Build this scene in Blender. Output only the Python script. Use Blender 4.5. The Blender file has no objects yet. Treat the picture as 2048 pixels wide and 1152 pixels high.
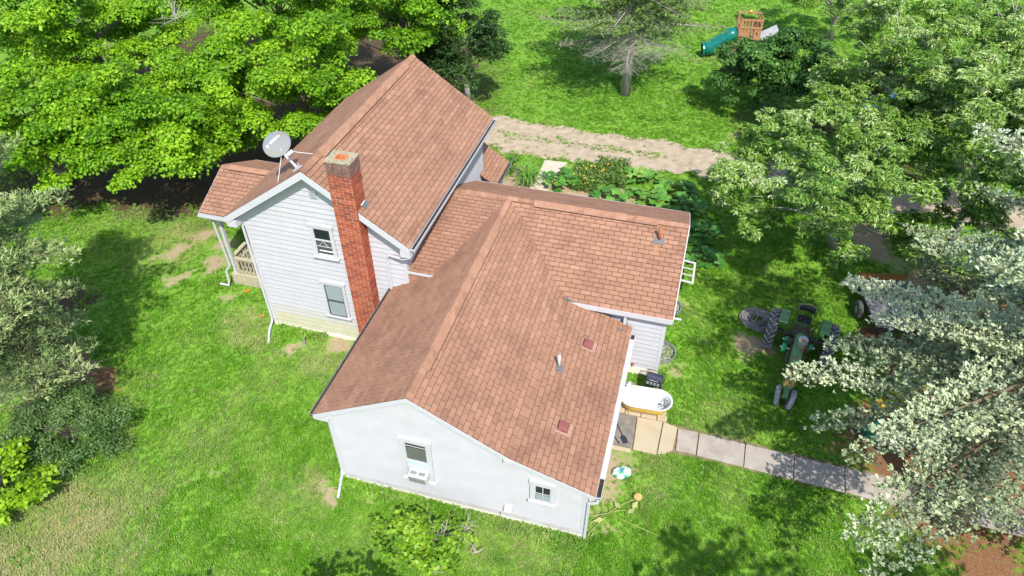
import bpy, bmesh, math, random
import numpy as np
from mathutils import Vector, Matrix

SC = bpy.context.scene
RD = random.Random(11)
RNG = np.random.default_rng(11)
rad = math.radians

# ---------------------------------------------------------------- camera
CAM = np.array([14.49, -16.765, 19.204])
PITCH, YAW, ROLL, FPX = rad(40.881), rad(15.858), rad(-0.206), 1396.8
_fw = np.array([-math.sin(YAW) * math.cos(PITCH), math.cos(YAW) * math.cos(PITCH), -math.sin(PITCH)])
_r = np.array([math.cos(YAW), math.sin(YAW), 0.0])
_u = np.cross(_r, _fw)
_r2 = math.cos(ROLL) * _r + math.sin(ROLL) * _u
_u2 = -math.sin(ROLL) * _r + math.cos(ROLL) * _u
cam_d = bpy.data.cameras.new('camera')
cam_o = bpy.data.objects.new('camera', cam_d)
SC.collection.objects.link(cam_o)
m = Matrix.Identity(4)
for i in range(3):
    m[i][0], m[i][1], m[i][2], m[i][3] = _r2[i], _u2[i], -_fw[i], CAM[i]
cam_o.matrix_world = m
cam_d.sensor_width = 36
cam_d.lens = FPX / 2048 * 36
cam_d.clip_end = 3000
SC.camera = cam_o

# ---------------------------------------------------------------- sky, sun, exposure
SUN_EL, SUN_AZ = rad(51), math.atan2(0.50, -0.86)      # azimuth from +Y towards +X
w = bpy.data.worlds.new('World')
SC.world = w
w.use_nodes = True
nt = w.node_tree
bg = nt.nodes['Background']
sky = nt.nodes.new('ShaderNodeTexSky')
sky.sky_type = 'NISHITA'
sky.sun_disc = False
sky.sun_elevation = SUN_EL
sky.sun_rotation = SUN_AZ
nt.links.new(sky.outputs[0], bg.inputs[0])
bg.inputs[1].default_value = 0.15
sd = bpy.data.lights.new('sun', 'SUN')
sd.energy = 3.5
sd.angle = rad(0.53)
sd.color = (1.0, 0.95, 0.87)
so = bpy.data.objects.new('sun', sd)
SC.collection.objects.link(so)
_sdir = Vector((math.sin(SUN_AZ) * math.cos(SUN_EL), math.cos(SUN_AZ) * math.cos(SUN_EL), math.sin(SUN_EL)))
so.rotation_euler = _sdir.to_track_quat('Z', 'Y').to_euler()
so.location = _sdir * 60
SC.view_settings.view_transform = 'Standard'
SC.view_settings.look = 'None'
SC.view_settings.gamma = 1.0
SC.view_settings.use_curve_mapping = False
SC.view_settings.exposure = 0.92
SC.cycles.max_bounces = 6
SC.cycles.transparent_max_bounces = 8


def gp(px, py, z=0.0):
    """point of the place, at height z, that the photograph shows at full-size pixel (px, py)"""
    d = _fw + _r2 * (px - 1024) / FPX - _u2 * (py - 576) / FPX
    t = (z - CAM[2]) / d[2]
    return Vector(CAM + t * d)


# ---------------------------------------------------------------- helpers: materials
MATS = {}


def _n(nt, t, **kw):
    n = nt.nodes.new(t)
    for k, v in kw.items():
        setattr(n, k, v)
    return n


def mat(name, c1, c2=None, scale=8.0, rough=0.8, metal=0.0, bump=0.0, bscale=60.0, tint=None, stain=None, sscale=1.5,
        samt=0.5, detail=6.0, trans=0.0, coat=0.0, spec=0.4, stretch=None):
    """procedural surface: c1..c2 by noise, optional per-face attribute 'tint' to a third colour, optional stains"""
    if name in MATS:
        return MATS[name]
    m = bpy.data.materials.new(name)
    m.use_nodes = True
    nt = m.node_tree
    L = nt.links.new
    b = nt.nodes['Principled BSDF']
    b.inputs['Roughness'].default_value = rough
    b.inputs['Metallic'].default_value = metal
    b.inputs['Specular IOR Level'].default_value = spec
    if coat:
        b.inputs['Coat Weight'].default_value = coat
    geo = _n(nt, 'ShaderNodeNewGeometry')
    vec = geo.outputs['Position']
    if stretch:
        mp = _n(nt, 'ShaderNodeMapping')
        mp.inputs['Scale'].default_value = stretch
        L(vec, mp.inputs[0])
        vec = mp.outputs[0]
    no = _n(nt, 'ShaderNodeTexNoise')
    no.inputs['Scale'].default_value = scale
    no.inputs['Detail'].default_value = detail
    L(vec, no.inputs['Vector'])
    rp = _n(nt, 'ShaderNodeValToRGB')
    rp.color_ramp.elements[0].position = 0.3
    rp.color_ramp.elements[1].position = 0.72
    rp.color_ramp.elements[0].color = (*c1, 1)
    rp.color_ramp.elements[1].color = (*(c2 or c1), 1)
    L(no.outputs['Fac'], rp.inputs[0])
    col = rp.outputs[0]
    if tint:
        at = _n(nt, 'ShaderNodeAttribute', attribute_name='tint')
        mx = _n(nt, 'ShaderNodeMix', data_type='RGBA')
        r2 = _n(nt, 'ShaderNodeValToRGB')
        els = r2.color_ramp.elements
        els[0].position, els[0].color = 0.0, (*tint[0], 1)
        els[1].position, els[1].color = 1.0, (*tint[-1], 1)
        for i, t in enumerate(tint[1:-1]):
            e = els.new((i + 1) / (len(tint) - 1))
            e.color = (*t, 1)
        L(at.outputs['Fac'], r2.inputs[0])
        mx.inputs[0].default_value = 0.68
        L(col, mx.inputs[6])
        L(r2.outputs[0], mx.inputs[7])
        col = mx.outputs[2]
    if stain:
        s = _n(nt, 'ShaderNodeTexNoise')
        s.inputs['Scale'].default_value = sscale
        s.inputs['Detail'].default_value = 8
        s.inputs['Roughness'].default_value = 0.65
        L(vec, s.inputs['Vector'])
        mr = _n(nt, 'ShaderNodeMapRange')
        mr.inputs[1].default_value = 0.5
        mr.inputs[2].default_value = 0.72
        mr.inputs[4].default_value = samt
        L(s.outputs['Fac'], mr.inputs[0])
        mx = _n(nt, 'ShaderNodeMix', data_type='RGBA')
        L(mr.outputs[0], mx.inputs[0])
        L(col, mx.inputs[6])
        mx.inputs[7].default_value = (*stain, 1)
        col = mx.outputs[2]
    L(col, b.inputs['Base Color'])
    if bump:
        nb = _n(nt, 'ShaderNodeTexNoise')
        nb.inputs['Scale'].default_value = bscale
        nb.inputs['Detail'].default_value = 5
        L(vec, nb.inputs['Vector'])
        bp = _n(nt, 'ShaderNodeBump')
        bp.inputs['Strength'].default_value = bump
        bp.inputs['Distance'].default_value = 0.02
        L(nb.outputs['Fac'], bp.inputs['Height'])
        L(bp.outputs[0], b.inputs['Normal'])
    if trans:
        tl = _n(nt, 'ShaderNodeBsdfTranslucent')
        L(col, tl.inputs[0])
        ms = _n(nt, 'ShaderNodeMixShader')
        ms.inputs[0].default_value = trans
        L(b.outputs[0], ms.inputs[1])
        L(tl.outputs[0], ms.inputs[2])
        L(ms.outputs[0], nt.nodes['Material Output'].inputs[0])
    MATS[name] = m
    return m


def leaf_mat(name, cols, rough=0.5, trans=0.35, spec=0.4, patch=0.35, patch_col=None, tcol=None):
    """foliage: colour by per-leaf 'tint' (0..1 through cols) and a soft patch noise"""
    m = bpy.data.materials.new(name)
    m.use_nodes = True
    nt = m.node_tree
    L = nt.links.new
    b = nt.nodes['Principled BSDF']
    b.inputs['Roughness'].default_value = rough
    b.inputs['Specular IOR Level'].default_value = spec
    at = _n(nt, 'ShaderNodeAttribute', attribute_name='tint')
    r = _n(nt, 'ShaderNodeValToRGB')
    els = r.color_ramp.elements
    els[0].position, els[0].color = 0.0, (*cols[0], 1)
    els[1].position, els[1].color = 1.0, (*cols[-1], 1)
    for i, t in enumerate(cols[1:-1]):
        els.new((i + 1) / (len(cols) - 1)).color = (*t, 1)
    L(at.outputs['Fac'], r.inputs[0])
    col = r.outputs[0]
    if patch_col:
        geo = _n(nt, 'ShaderNodeNewGeometry')
        no = _n(nt, 'ShaderNodeTexNoise')
        no.inputs['Scale'].default_value = 0.7
        no.inputs['Detail'].default_value = 4
        L(geo.outputs['Position'], no.inputs['Vector'])
        mr = _n(nt, 'ShaderNodeMapRange')
        mr.inputs[1].default_value = 0.45
        mr.inputs[2].default_value = 0.7
        mr.inputs[4].default_value = patch
        L(no.outputs['Fac'], mr.inputs[0])
        mx = _n(nt, 'ShaderNodeMix', data_type='RGBA')
        L(mr.outputs[0], mx.inputs[0])
        L(col, mx.inputs[6])
        mx.inputs[7].default_value = (*patch_col, 1)
        col = mx.outputs[2]
    L(col, b.inputs['Base Color'])
    tl = _n(nt, 'ShaderNodeBsdfTranslucent')
    if tcol:
        tl.inputs[0].default_value = (*tcol, 1)
    else:
        L(col, tl.inputs[0])
    ms = _n(nt, 'ShaderNodeMixShader')
    ms.inputs[0].default_value = trans
    L(b.outputs[0], ms.inputs[1])
    L(tl.outputs[0], ms.inputs[2])
    L(ms.outputs[0], nt.nodes['Material Output'].inputs[0])
    return m


def glass_mat(name, tintc=(0.9, 0.93, 0.94), through=0.84):
    m = bpy.data.materials.new(name)
    m.use_nodes = True
    nt = m.node_tree
    L = nt.links.new
    b = nt.nodes['Principled BSDF']
    b.inputs['Base Color'].default_value = (0.02, 0.025, 0.03, 1)
    b.inputs['Roughness'].default_value = 0.06
    b.inputs['Specular IOR Level'].default_value = 0.8
    tr = _n(nt, 'ShaderNodeBsdfTransparent')
    tr.inputs[0].default_value = (*tintc, 1)
    ms = _n(nt, 'ShaderNodeMixShader')
    ms.inputs[0].default_value = through
    L(b.outputs[0], ms.inputs[1])
    L(tr.outputs[0], ms.inputs[2])
    L(ms.outputs[0], nt.nodes['Material Output'].inputs[0])
    return m


# ---------------------------------------------------------------- helpers: objects
def tag(o, label=None, cat=None, group=None, kind=None):
    for k, v in (('label', label), ('category', cat), ('group', group), ('kind', kind)):
        if v:
            o[k] = v
    return o


def link(o, parent=None):
    SC.collection.objects.link(o)
    if parent is not None:
        o.parent = parent
    return o


def thing(name, label, cat, loc=(0, 0, 0), rz=0.0, group=None):
    o = bpy.data.objects.new(name, None)
    o.empty_display_size = 0.2
    link(o)
    o.location = loc
    o.rotation_euler = (0, 0, rz)
    return tag(o, label, cat, group)


def copy_tree(o, parent=None):
    c = o.copy()
    link(c, parent)
    for ch in list(o.children):
        copy_tree(ch, c)
    return c


class MB:
    """collects shapes for ONE mesh object"""

    def __init__(s):
        s.v, s.f, s.t = [], [], []

    def add(s, vs, fs, tint=0.5):
        o = len(s.v)
        s.v += [tuple(v) for v in vs]
        for f in fs:
            s.f.append([i + o for i in f])
            s.t.append(tint)
        return s

    def box(s, x0, x1, y0, y1, z0, z1, tint=0.5):
        v = [(x0, y0, z0), (x1, y0, z0), (x1, y1, z0), (x0, y1, z0), (x0, y0, z1), (x1, y0, z1), (x1, y1, z1), (x0, y1, z1)]
        return s.add(v, [(3, 2, 1, 0), (4, 5, 6, 7), (0, 1, 5, 4), (1, 2, 6, 5), (2, 3, 7, 6), (3, 0, 4, 7)], tint)

    def obox(s, c, size, M=None, tint=0.5, taper=1.0):
        M = M or Matrix.Identity(3)
        h = [d / 2 for d in size]
        v = []
        for z in (-1, 1):
            k = taper if z > 0 else 1.0
            for x, y in ((-1, -1), (1, -1), (1, 1), (-1, 1)):
                v.append(Vector(c) + M @ Vector((x * h[0] * k, y * h[1] * k, z * h[2])))
        return s.add(v, [(3, 2, 1, 0), (4, 5, 6, 7), (0, 1, 5, 4), (1, 2, 6, 5), (2, 3, 7, 6), (3, 0, 4, 7)], tint)

    def prism(s, poly, off, tint=0.5):
        """closed solid: polygon swept by vector off"""
        n = len(poly)
        P = [Vector(p) for p in poly]
        v = P + [p + Vector(off) for p in P]
        f = [list(range(n - 1, -1, -1)), list(range(n, 2 * n))]
        f += [(i, (i + 1) % n, n + (i + 1) % n, n + i) for i in range(n)]
        return s.add(v, f, tint)

    def tube(s, pts, r, n=8, tint=0.5, cap=True):
        P = [Vector(p) for p in pts]
        rs = r if isinstance(r, (list, tuple)) else [r] * len(P)
        rings = []
        up = None
        for i, p in enumerate(P):
            d = (P[min(i + 1, len(P) - 1)] - P[max(i - 1, 0)])
            if d.length < 1e-9:
                d = Vector((0, 0, 1))
            d.normalize()
            if up is None:
                up = d.orthogonal().normalized()
            else:
                up = (up - d * up.dot(d))
                up = up.normalized() if up.length > 1e-6 else d.orthogonal().normalized()
            sd = d.cross(up)
            rings.append([p + (up * math.cos(a) + sd * math.sin(a)) * rs[i] for a in [2 * math.pi * k / n for k in range(n)]])
        v = [q for rg in rings for q in rg]
        f = []
        for i in range(len(P) - 1):
            for k in range(n):
                f.append((i * n + k, i * n + (k + 1) % n, (i + 1) * n + (k + 1) % n, (i + 1) * n + k))
        if cap:
            f.append(list(range(n - 1, -1, -1)))
            f.append([(len(P) - 1) * n + k for k in range(n)])
        return s.add(v, f, tint)

    def lathe(s, prof, n=24, M=None, tint=0.5, sweep=2 * math.pi, start=0.0):
        """profile [(r, z)] turned about local Z, placed by 4x4 M"""
        M = M or Matrix.Identity(4)
        full = sweep > 6.28
        cols = n if full else n + 1
        v = []
        for r, z in prof:
            for k in range(cols):
                a = start + sweep * k / n
                v.append(M @ Vector((r * math.cos(a), r * math.sin(a), z)))
        f = []
        for i in range(len(prof) - 1):
            for k in range(n):
                k2 = (k + 1) % cols
                f.append((i * cols + k, i * cols + k2, (i + 1) * cols + k2, (i + 1) * cols + k))
        return s.add(v, f, tint)

    def ico(s, c, r, sq=(1, 1, 1), sub=1, jit=0.0, tint=0.5):
        bm = bmesh.new()
        bmesh.ops.create_icosphere(bm, subdivisions=sub, radius=1)
        bm.verts.ensure_lookup_table()
        v = []
        for q in bm.verts:
            k = r * (1 + RD.uniform(-jit, jit))
            v.append((c[0] + q.co.x * k * sq[0], c[1] + q.co.y * k * sq[1], c[2] + q.co.z * k * sq[2]))
        f = [[x.index for x in fc.verts] for fc in bm.faces]
        bm.free()
        return s.add(v, f, tint)

    def mesh(s, name, m, smooth=False):
        me = bpy.data.meshes.new(name)
        me.from_pydata([tuple(q) for q in s.v], [], s.f)
        a = me.attributes.new('tint', 'FLOAT', 'FACE')
        a.data.foreach_set('value', np.array(s.t, dtype=np.float32))
        if m:
            me.materials.append(m)
        if smooth:
            me.polygons.foreach_set('use_smooth', [True] * len(me.polygons))
        me.update()
        return me

    def build(s, name, m, parent=None, smooth=False, bevel=0.0, **kw):
        o = bpy.data.objects.new(name, s.mesh(name, m, smooth))
        link(o, parent)
        if bevel:
            bv = o.modifiers.new('bevel', 'BEVEL')
            bv.width = bevel
            bv.segments = 2
            bv.limit_method = 'ANGLE'
        return tag(o, **kw)


def np_object(name, V, quads, tint, m, parent=None, nper=4):
    """object from numpy arrays: V (N,3), quads (F,nper), tint (F,)"""
    me = bpy.data.meshes.new(name)
    F = len(quads)
    me.vertices.add(len(V))
    me.vertices.foreach_set('co', np.ascontiguousarray(V, dtype=np.float32).ravel())
    me.loops.add(F * nper)
    me.loops.foreach_set('vertex_index', np.ascontiguousarray(quads, dtype=np.int32).ravel())
    me.polygons.add(F)
    me.polygons.foreach_set('loop_start', np.arange(0, F * nper, nper, dtype=np.int32))
    me.polygons.foreach_set('loop_total', np.full(F, nper, dtype=np.int32))
    a = me.attributes.new('tint', 'FLOAT', 'FACE')
    a.data.foreach_set('value', np.ascontiguousarray(tint, dtype=np.float32))
    me.materials.append(m)
    me.update(calc_edges=True)
    o = bpy.data.objects.new(name, me)
    return link(o, parent)


def vnoise(x, y, s, seed=0):
    """smooth value noise 0..1 for placing patches"""
    x = np.asarray(x) / s + seed * 17.3
    y = np.asarray(y) / s + seed * 9.1
    xi, yi = np.floor(x), np.floor(y)
    fx, fy = x - xi, y - yi
    fx, fy = fx * fx * (3 - 2 * fx), fy * fy * (3 - 2 * fy)

    def h(a, b):
        t = np.sin(a * 127.1 + b * 311.7 + seed * 74.7) * 43758.5453
        return t - np.floor(t)
    return (h(xi, yi) * (1 - fx) + h(xi + 1, yi) * fx) * (1 - fy) + (h(xi, yi + 1) * (1 - fx) + h(xi + 1, yi + 1) * fx) * fy


def fbm(x, y, s, seed=0):
    return (vnoise(x, y, s, seed) * 4 + vnoise(x, y, s / 2.1, seed + 1) * 2 + vnoise(x, y, s / 4.3, seed + 2)) / 7


# ---------------------------------------------------------------- materials
M_white = mat('white_paint', (0.41, 0.408, 0.438), (0.445, 0.44, 0.465), 3, 0.55, stain=(0.38, 0.38, 0.36), sscale=0.9, samt=0.35)
M_trim = mat('white_trim', (0.45, 0.45, 0.48), (0.49, 0.487, 0.51), 6, 0.5, stain=(0.45, 0.44, 0.41), sscale=4, samt=0.3)
M_base = mat('splashed_white_paint', (0.36, 0.345, 0.34), (0.42, 0.41, 0.42), 3, 0.6, stain=(0.27, 0.22, 0.15), sscale=2.2, samt=0.6)
M_lower2 = mat('lightly_mildewed_paint', (0.41, 0.40, 0.36), (0.43, 0.425, 0.41), 3, 0.6)
M_lower = mat('mildewed_white_paint', (0.40, 0.385, 0.25), (0.43, 0.425, 0.34), 3, 0.6, stain=(0.45, 0.45, 0.25), sscale=1.4, samt=0.45)
M_found = mat('painted_block', (0.62, 0.58, 0.47), (0.74, 0.72, 0.66), 5, 0.9, bump=0.4, bscale=30, stain=(0.42, 0.33, 0.24), sscale=2.0, samt=0.7)
M_shing = mat('asphalt_shingle', (0.22, 0.115, 0.072), (0.36, 0.195, 0.126), 9, 0.95, bump=0.5, bscale=260,
              tint=[(0.235, 0.124, 0.080), (0.305, 0.163, 0.105), (0.335, 0.183, 0.118), (0.40, 0.228, 0.150)],
              stain=(0.150, 0.082, 0.058), sscale=0.9, samt=0.55, spec=0.2)
M_shing_dark = mat('shingle_underlay', (0.075, 0.036, 0.024), (0.11, 0.054, 0.036), 12, 0.95, spec=0.2)
M_vent = mat('ridge_vent_shingle', (0.29, 0.153, 0.098), (0.365, 0.202, 0.13), 7, 0.95, bump=0.4, bscale=260, spec=0.2,
             stain=(0.22, 0.115, 0.08), sscale=0.8, samt=0.35)
M_dark = mat('dark_slot', (0.02, 0.014, 0.012), (0.035, 0.02, 0.016), 8, 0.9)
M_brick = mat('red_brick', (0.26, 0.058, 0.026), (0.37, 0.09, 0.042), 14, 0.9, bump=0.3, bscale=120,
              tint=[(0.16, 0.042, 0.026), (0.29, 0.064, 0.028), (0.36, 0.086, 0.038), (0.43, 0.13, 0.062)],
              stain=(0.16, 0.055, 0.036), sscale=1.3, samt=0.35)
M_mortar = mat('mortar', (0.36, 0.29, 0.24), (0.48, 0.41, 0.36), 20, 0.95, bump=0.3, bscale=150)
M_oldbrick = mat('weathered_brick', (0.13, 0.065, 0.05), (0.22, 0.12, 0.10), 10, 0.95, bump=0.5, bscale=90, stain=(0.30, 0.26, 0.24), sscale=5, samt=0.5)
M_cap = mat('lichen_concrete', (0.27, 0.24, 0.14), (0.40, 0.36, 0.25), 14, 0.95, bump=0.6, bscale=50, stain=(0.07, 0.065, 0.05), sscale=9, samt=0.95)
M_clay = mat('clay_flue', (0.50, 0.16, 0.06), (0.58, 0.22, 0.10), 10, 0.9)
M_steel = mat('galvanised_steel', (0.36, 0.37, 0.37), (0.5, 0.51, 0.51), 9, 0.42, metal=0.75, stain=(0.25, 0.2, 0.16), sscale=3, samt=0.35)
M_rust = mat('rusty_pipe', (0.30, 0.09, 0.04), (0.42, 0.16, 0.07), 12, 0.9)
M_flash = mat('lead_flashing', (0.10, 0.105, 0.11), (0.16, 0.16, 0.17), 10, 0.6)
M_ventbox = mat('painted_vent_box', (0.18, 0.058, 0.05), (0.25, 0.09, 0.075), 10, 0.45)
M_wood = mat('weathered_deck_wood', (0.33, 0.29, 0.19), (0.46, 0.42, 0.30), 4, 0.85, stretch=(1, 1, 6), stain=(0.22, 0.24, 0.12), sscale=2, samt=0.4)
M_conc = mat('old_concrete', (0.27, 0.235, 0.195), (0.38, 0.335, 0.28), 2.2, 0.95, bump=0.4, bscale=70, stain=(0.44, 0.41, 0.38), sscale=2.6, samt=0.6)
M_conc_tan = mat('tan_concrete', (0.38, 0.31, 0.20), (0.46, 0.39, 0.28), 2.0, 0.95, bump=0.4, bscale=70, stain=(0.34, 0.29, 0.2), sscale=2, samt=0.4)
M_slate = mat('slate_mat', (0.13, 0.12, 0.11), (0.22, 0.20, 0.18), 3.5, 0.8, bump=0.3, bscale=40, stain=(0.32, 0.25, 0.17), sscale=2.5, samt=0.5)
M_black = mat('black_metal', (0.018, 0.018, 0.02), (0.035, 0.035, 0.04), 8, 0.5)
M_rubber = mat('tyre_rubber', (0.05, 0.05, 0.053), (0.09, 0.09, 0.095), 14, 0.85, stain=(0.2, 0.18, 0.16), sscale=5, samt=0.4)
M_lug = mat('worn_tyre_lug', (0.20, 0.20, 0.205), (0.30, 0.30, 0.31), 14, 0.85)
M_green = mat('faded_green_paint', (0.075, 0.19, 0.07), (0.14, 0.28, 0.12), 6, 0.6, stain=(0.17, 0.13, 0.07), sscale=4, samt=0.6, bump=0.15, bscale=40)
M_green_b = mat('bright_green_paint', (0.02, 0.22, 0.08), (0.03, 0.28, 0.11), 6, 0.45)
M_grease = mat('greasy_iron', (0.05, 0.05, 0.035), (0.12, 0.10, 0.07), 10, 0.7, stain=(0.16, 0.07, 0.04), sscale=5, samt=0.6)
M_vinyl = mat('black_vinyl', (0.015, 0.016, 0.02), (0.03, 0.03, 0.035), 10, 0.35)
M_enamel = mat('white_enamel', (0.54, 0.55, 0.56), (0.50, 0.51, 0.53), 2, 0.2, spec=0.5)
M_ochre = mat('ochre_tub_paint', (0.52, 0.34, 0.05), (0.62, 0.42, 0.08), 3, 0.45, stain=(0.45, 0.36, 0.2), sscale=3, samt=0.5)
M_curtain = mat('curtain_cloth', (0.66, 0.70, 0.69), (0.80, 0.82, 0.81), 6, 0.9, stretch=(8, 8, 0.4))
M_room = mat('dim_room', (0.045, 0.045, 0.045), (0.08, 0.077, 0.07), 3, 0.9)
M_glass = glass_mat('window_glass')
M_bark = mat('bark', (0.16, 0.13, 0.11), (0.26, 0.22, 0.19), 6, 0.95, bump=0.6, bscale=25, stretch=(1, 1, 0.3))
M_bark_pale = mat('pale_bark', (0.30, 0.27, 0.25), (0.42, 0.39, 0.36), 6, 0.95, bump=0.6, bscale=25, stretch=(1, 1, 0.3))
M_twig = mat('dead_twig', (0.30, 0.26, 0.23), (0.42, 0.38, 0.34), 9, 0.9)
# ================================================================ THE HOUSE
house = thing('farmhouse', 'white clapboard farmhouse with reddish brown shingle roofs and a tall brick chimney', 'house')
SHING = []                                  # every shingle tab of every roof, built at the end


def clip(sub, poly):
    """Sutherland-Hodgman: 2D polygon sub clipped by convex polygon poly"""
    ar = sum(poly[i][0] * poly[(i + 1) % len(poly)][1] - poly[(i + 1) % len(poly)][0] * poly[i][1] for i in range(len(poly)))
    if ar < 0:
        poly = poly[::-1]
    out = sub
    for i in range(len(poly)):
        ax, ay = poly[i]
        bx, by = poly[(i + 1) % len(poly)]
        side = lambda p: (bx - ax) * (p[1] - ay) - (by - ay) * (p[0] - ax)
        inp, out = out, []
        for j in range(len(inp)):
            p, q = inp[j], inp[(j + 1) % len(inp)]
            sp, sq = side(p), side(q)
            if sp >= 0:
                out.append(p)
            if (sp >= 0) != (sq >= 0):
                t = sp / (sp - sq)
                out.append((p[0] + (q[0] - p[0]) * t, p[1] + (q[1] - p[1]) * t))
        if not out:
            return []
    return out


TW, TH, LIFT, GAP = 0.375, 0.172, 0.015, 0.017


def roof_plane(polys, along, parent=None, label=None, thick=0.07, o=None, tw=TW, th=TH, edge=None):
    """one roof slope: a deck under the shingles plus its tabs; polys are convex and share one plane"""
    P0 = [Vector(p) for p in polys[0]]
    n = (P0[1] - P0[0]).cross(P0[2] - P0[0]).normalized()
    if n.z < 0:
        n = -n
    a = Vector(along).normalized()
    a = (a - n * a.dot(n)).normalized()
    b = n.cross(a).normalized()
    if b.z < 0:
        a, b = -a, -b
    org = Vector(o) if o else P0[0]
    mb = MB()
    for pl in polys:
        mb.prism([Vector(p) - n * 0.004 for p in pl], -n * thick)
    roof = mb.build('roof', M_shing_dark, house, label=label)
    for pl in polys:
        p2 = [((Vector(p) - org).dot(a), (Vector(p) - org).dot(b)) for p in pl]
        s0, s1 = min(q[0] for q in p2), max(q[0] for q in p2)
        t0, t1 = min(q[1] for q in p2), max(q[1] for q in p2)
        for k in range(math.floor(t0 / th) - 1, math.ceil(t1 / th) + 1):
            wob = (math.sin(k * 12.9) * 0.5 + 0.5) * 0.02
            off = (k % 2) * tw / 2 + wob
            for j in range(math.floor((s0 - off) / tw) - 1, math.ceil((s1 - off) / tw) + 1):
                sa, ta = j * tw + off, k * th
                g = 0.019
                rect = [(sa, ta), (sa + tw - g, ta), (sa + tw - g, ta + th - GAP), (sa, ta + th - GAP)]
                c = clip(rect, p2)
                if len(c) < 3:
                    continue
                A = abs(sum(c[i][0] * c[(i + 1) % len(c)][1] - c[(i + 1) % len(c)][0] * c[i][1] for i in range(len(c)))) / 2
                if A < 2e-4:
                    continue
                full = A > (tw - g) * (th - GAP) * 0.995
                ctr = org + a * (sa + tw / 2) + b * (ta + th / 2)
                vd = Vector(CAM) - ctr
                vis = n.dot(vd.normalized()) / vd.length_squared
                h = (math.sin(j * 78.233 + k * 37.719 + org.x * 3.1) * 43758.5453) % 1.0
                h2 = (math.sin(math.floor(j / 3) * 12.7 + k * 91.3 + org.y) * 9631.77) % 1.0
                SHING.append((vis if full else -1, roof, org, a, b, n, sa, ta, c, 0.55 * h + 0.45 * h2))
    return roof


def shingles_done(limit=300):
    order = sorted(range(len(SHING)), key=lambda i: -SHING[i][0])
    single = set(order[:limit])
    variants = []
    for q in range(10):
        mb = MB()
        lo = LIFT * (0.75 + 0.5 * RD.random())
        lo2 = lo * RD.uniform(0.8, 1.15)
        x, y = TW - 0.019, TH - GAP
        v = [(0, 0, 0), (x, 0, 0), (x, y, 0), (0, y, 0), (0, 0, lo), (x, 0, lo2), (x, y, 0.004), (0, y, 0.004)]
        mb.add(v, [(3, 2, 1, 0), (4, 5, 6, 7), (0, 1, 5, 4), (1, 2, 6, 5), (2, 3, 7, 6), (3, 0, 4, 7)], (q + 0.5) / 10)
        variants.append(mb.mesh('shingle', M_shing))
    rest = {}
    for i, (vis, roof, org, a, b, n, sa, ta, c, tint) in enumerate(SHING):
        if i in single:
            o = bpy.data.objects.new('shingle', variants[min(9, int(tint * 10))])
            link(o, roof)
            p = org + a * sa + b * ta
            o.matrix_basis = Matrix(((a.x, b.x, n.x, p.x), (a.y, b.y, n.y, p.y), (a.z, b.z, n.z, p.z), (0, 0, 0, 1)))
        else:
            mb = rest.setdefault(roof.name, (MB(), roof))[0]
            lo = LIFT * (0.75 + 0.5 * ((tint * 7.3) % 1))
            th = TH
            top, bot = [], []
            for s, t in c:
                p = org + a * s + b * t
                k = (t - ta) / th
                bot.append(p)
                top.append(p + n * (lo * (1 - k) + 0.004 * k))
            m_ = len(c)
            mb.add(bot + top, [list(range(m_, 2 * m_))] + [(q, (q + 1) % m_, m_ + (q + 1) % m_, m_ + q) for q in range(m_)], tint)
    for nm, (mb, roof) in rest.items():
        me = mb.build('shingles', M_shing, roof, kind='stuff')


def slab(poly, off, m, name, parent=house, **kw):
    return MB().prism(poly, off).build(name, m, parent, **kw)


def board_line(name, p, q, w, h, m=M_trim, parent=None, out=(0, 0, 0), **kw):
    """a straight board of section w (horizontal, towards out) x h (downwards) between p and q"""
    p, q, o = Vector(p), Vector(q), Vector(out)
    d = Vector((0, 0, -h))
    mb = MB().add([p, p + o * w, p + o * w + d, p + d, q, q + o * w, q + o * w + d, q + d],
                  [(0, 1, 2, 3), (7, 6, 5, 4), (0, 4, 5, 1), (1, 5, 6, 2), (2, 6, 7, 3), (3, 7, 4, 0)])
    return mb.build(name, m, parent or house, **kw)


# ---- roof planes
mEz, mPz = 5.383, 7.732
r_main = roof_plane([[(6.407, -.445, mEz), (6.407, 8.906, mEz), (3, 8.906, mPz), (3, -.445, mPz)]], (0, 1, 0), label='steep upper roof slope facing the wing')
r_mainL = roof_plane([[(-.407, -.445, mEz), (-.407, 8.906, mEz), (3, 8.906, mPz), (3, -.445, mPz)]], (0, 1, 0), label='shaded upper roof slope behind the dish')
WR, WE, WS = 4.832, 3.144, 0.547
zl = lambda x: WR - WS * (8.437 - x)
r_wl = roof_plane([[(5.35, -5.87, zl(5.35)), (5.35, -.012, zl(5.35)), (6.94, -.012, zl(6.94)), (6.94, -5.87, zl(6.94))],
                   [(6.94, -5.87, zl(6.94)), (6.94, -.012, zl(6.94)), (8.437, 4.104, WR), (8.437, -5.87, WR)]], (0, 1, 0), label='left slope of the low wing')
BX, BZ = 11.304, 3.213
r_wr = roof_plane([[(BX, -5.87, BZ), (BX, 1.044, BZ), (8.437, 4.104, WR), (8.437, -5.87, WR)]], (0, 1, 0), label='right slope of the low wing')
r_ws = roof_plane([[(13.739, -5.87, 2.39), (13.739, 1.049, 2.39), (BX, 1.044, BZ), (BX, -5.87, BZ)]], (0, 1, 0), label='flatter lower slope of the low wing with two vents')
CE = 3.15
r_cf = roof_plane([[(11.42, .925, CE), (15.03, .925, CE), (15.03, 4.104, WR), (8.437, 4.104, WR)]], (1, 0, 0), label='front slope of the right wing')
r_cl = roof_plane([[(6.0, -.005, 4.013), (6.94, -.005, 4.013), (8.437, 4.104, WR), (6.0, 4.104, WR)]], (1, 0, 0), label='low pitched roof between the two blocks')
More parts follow.
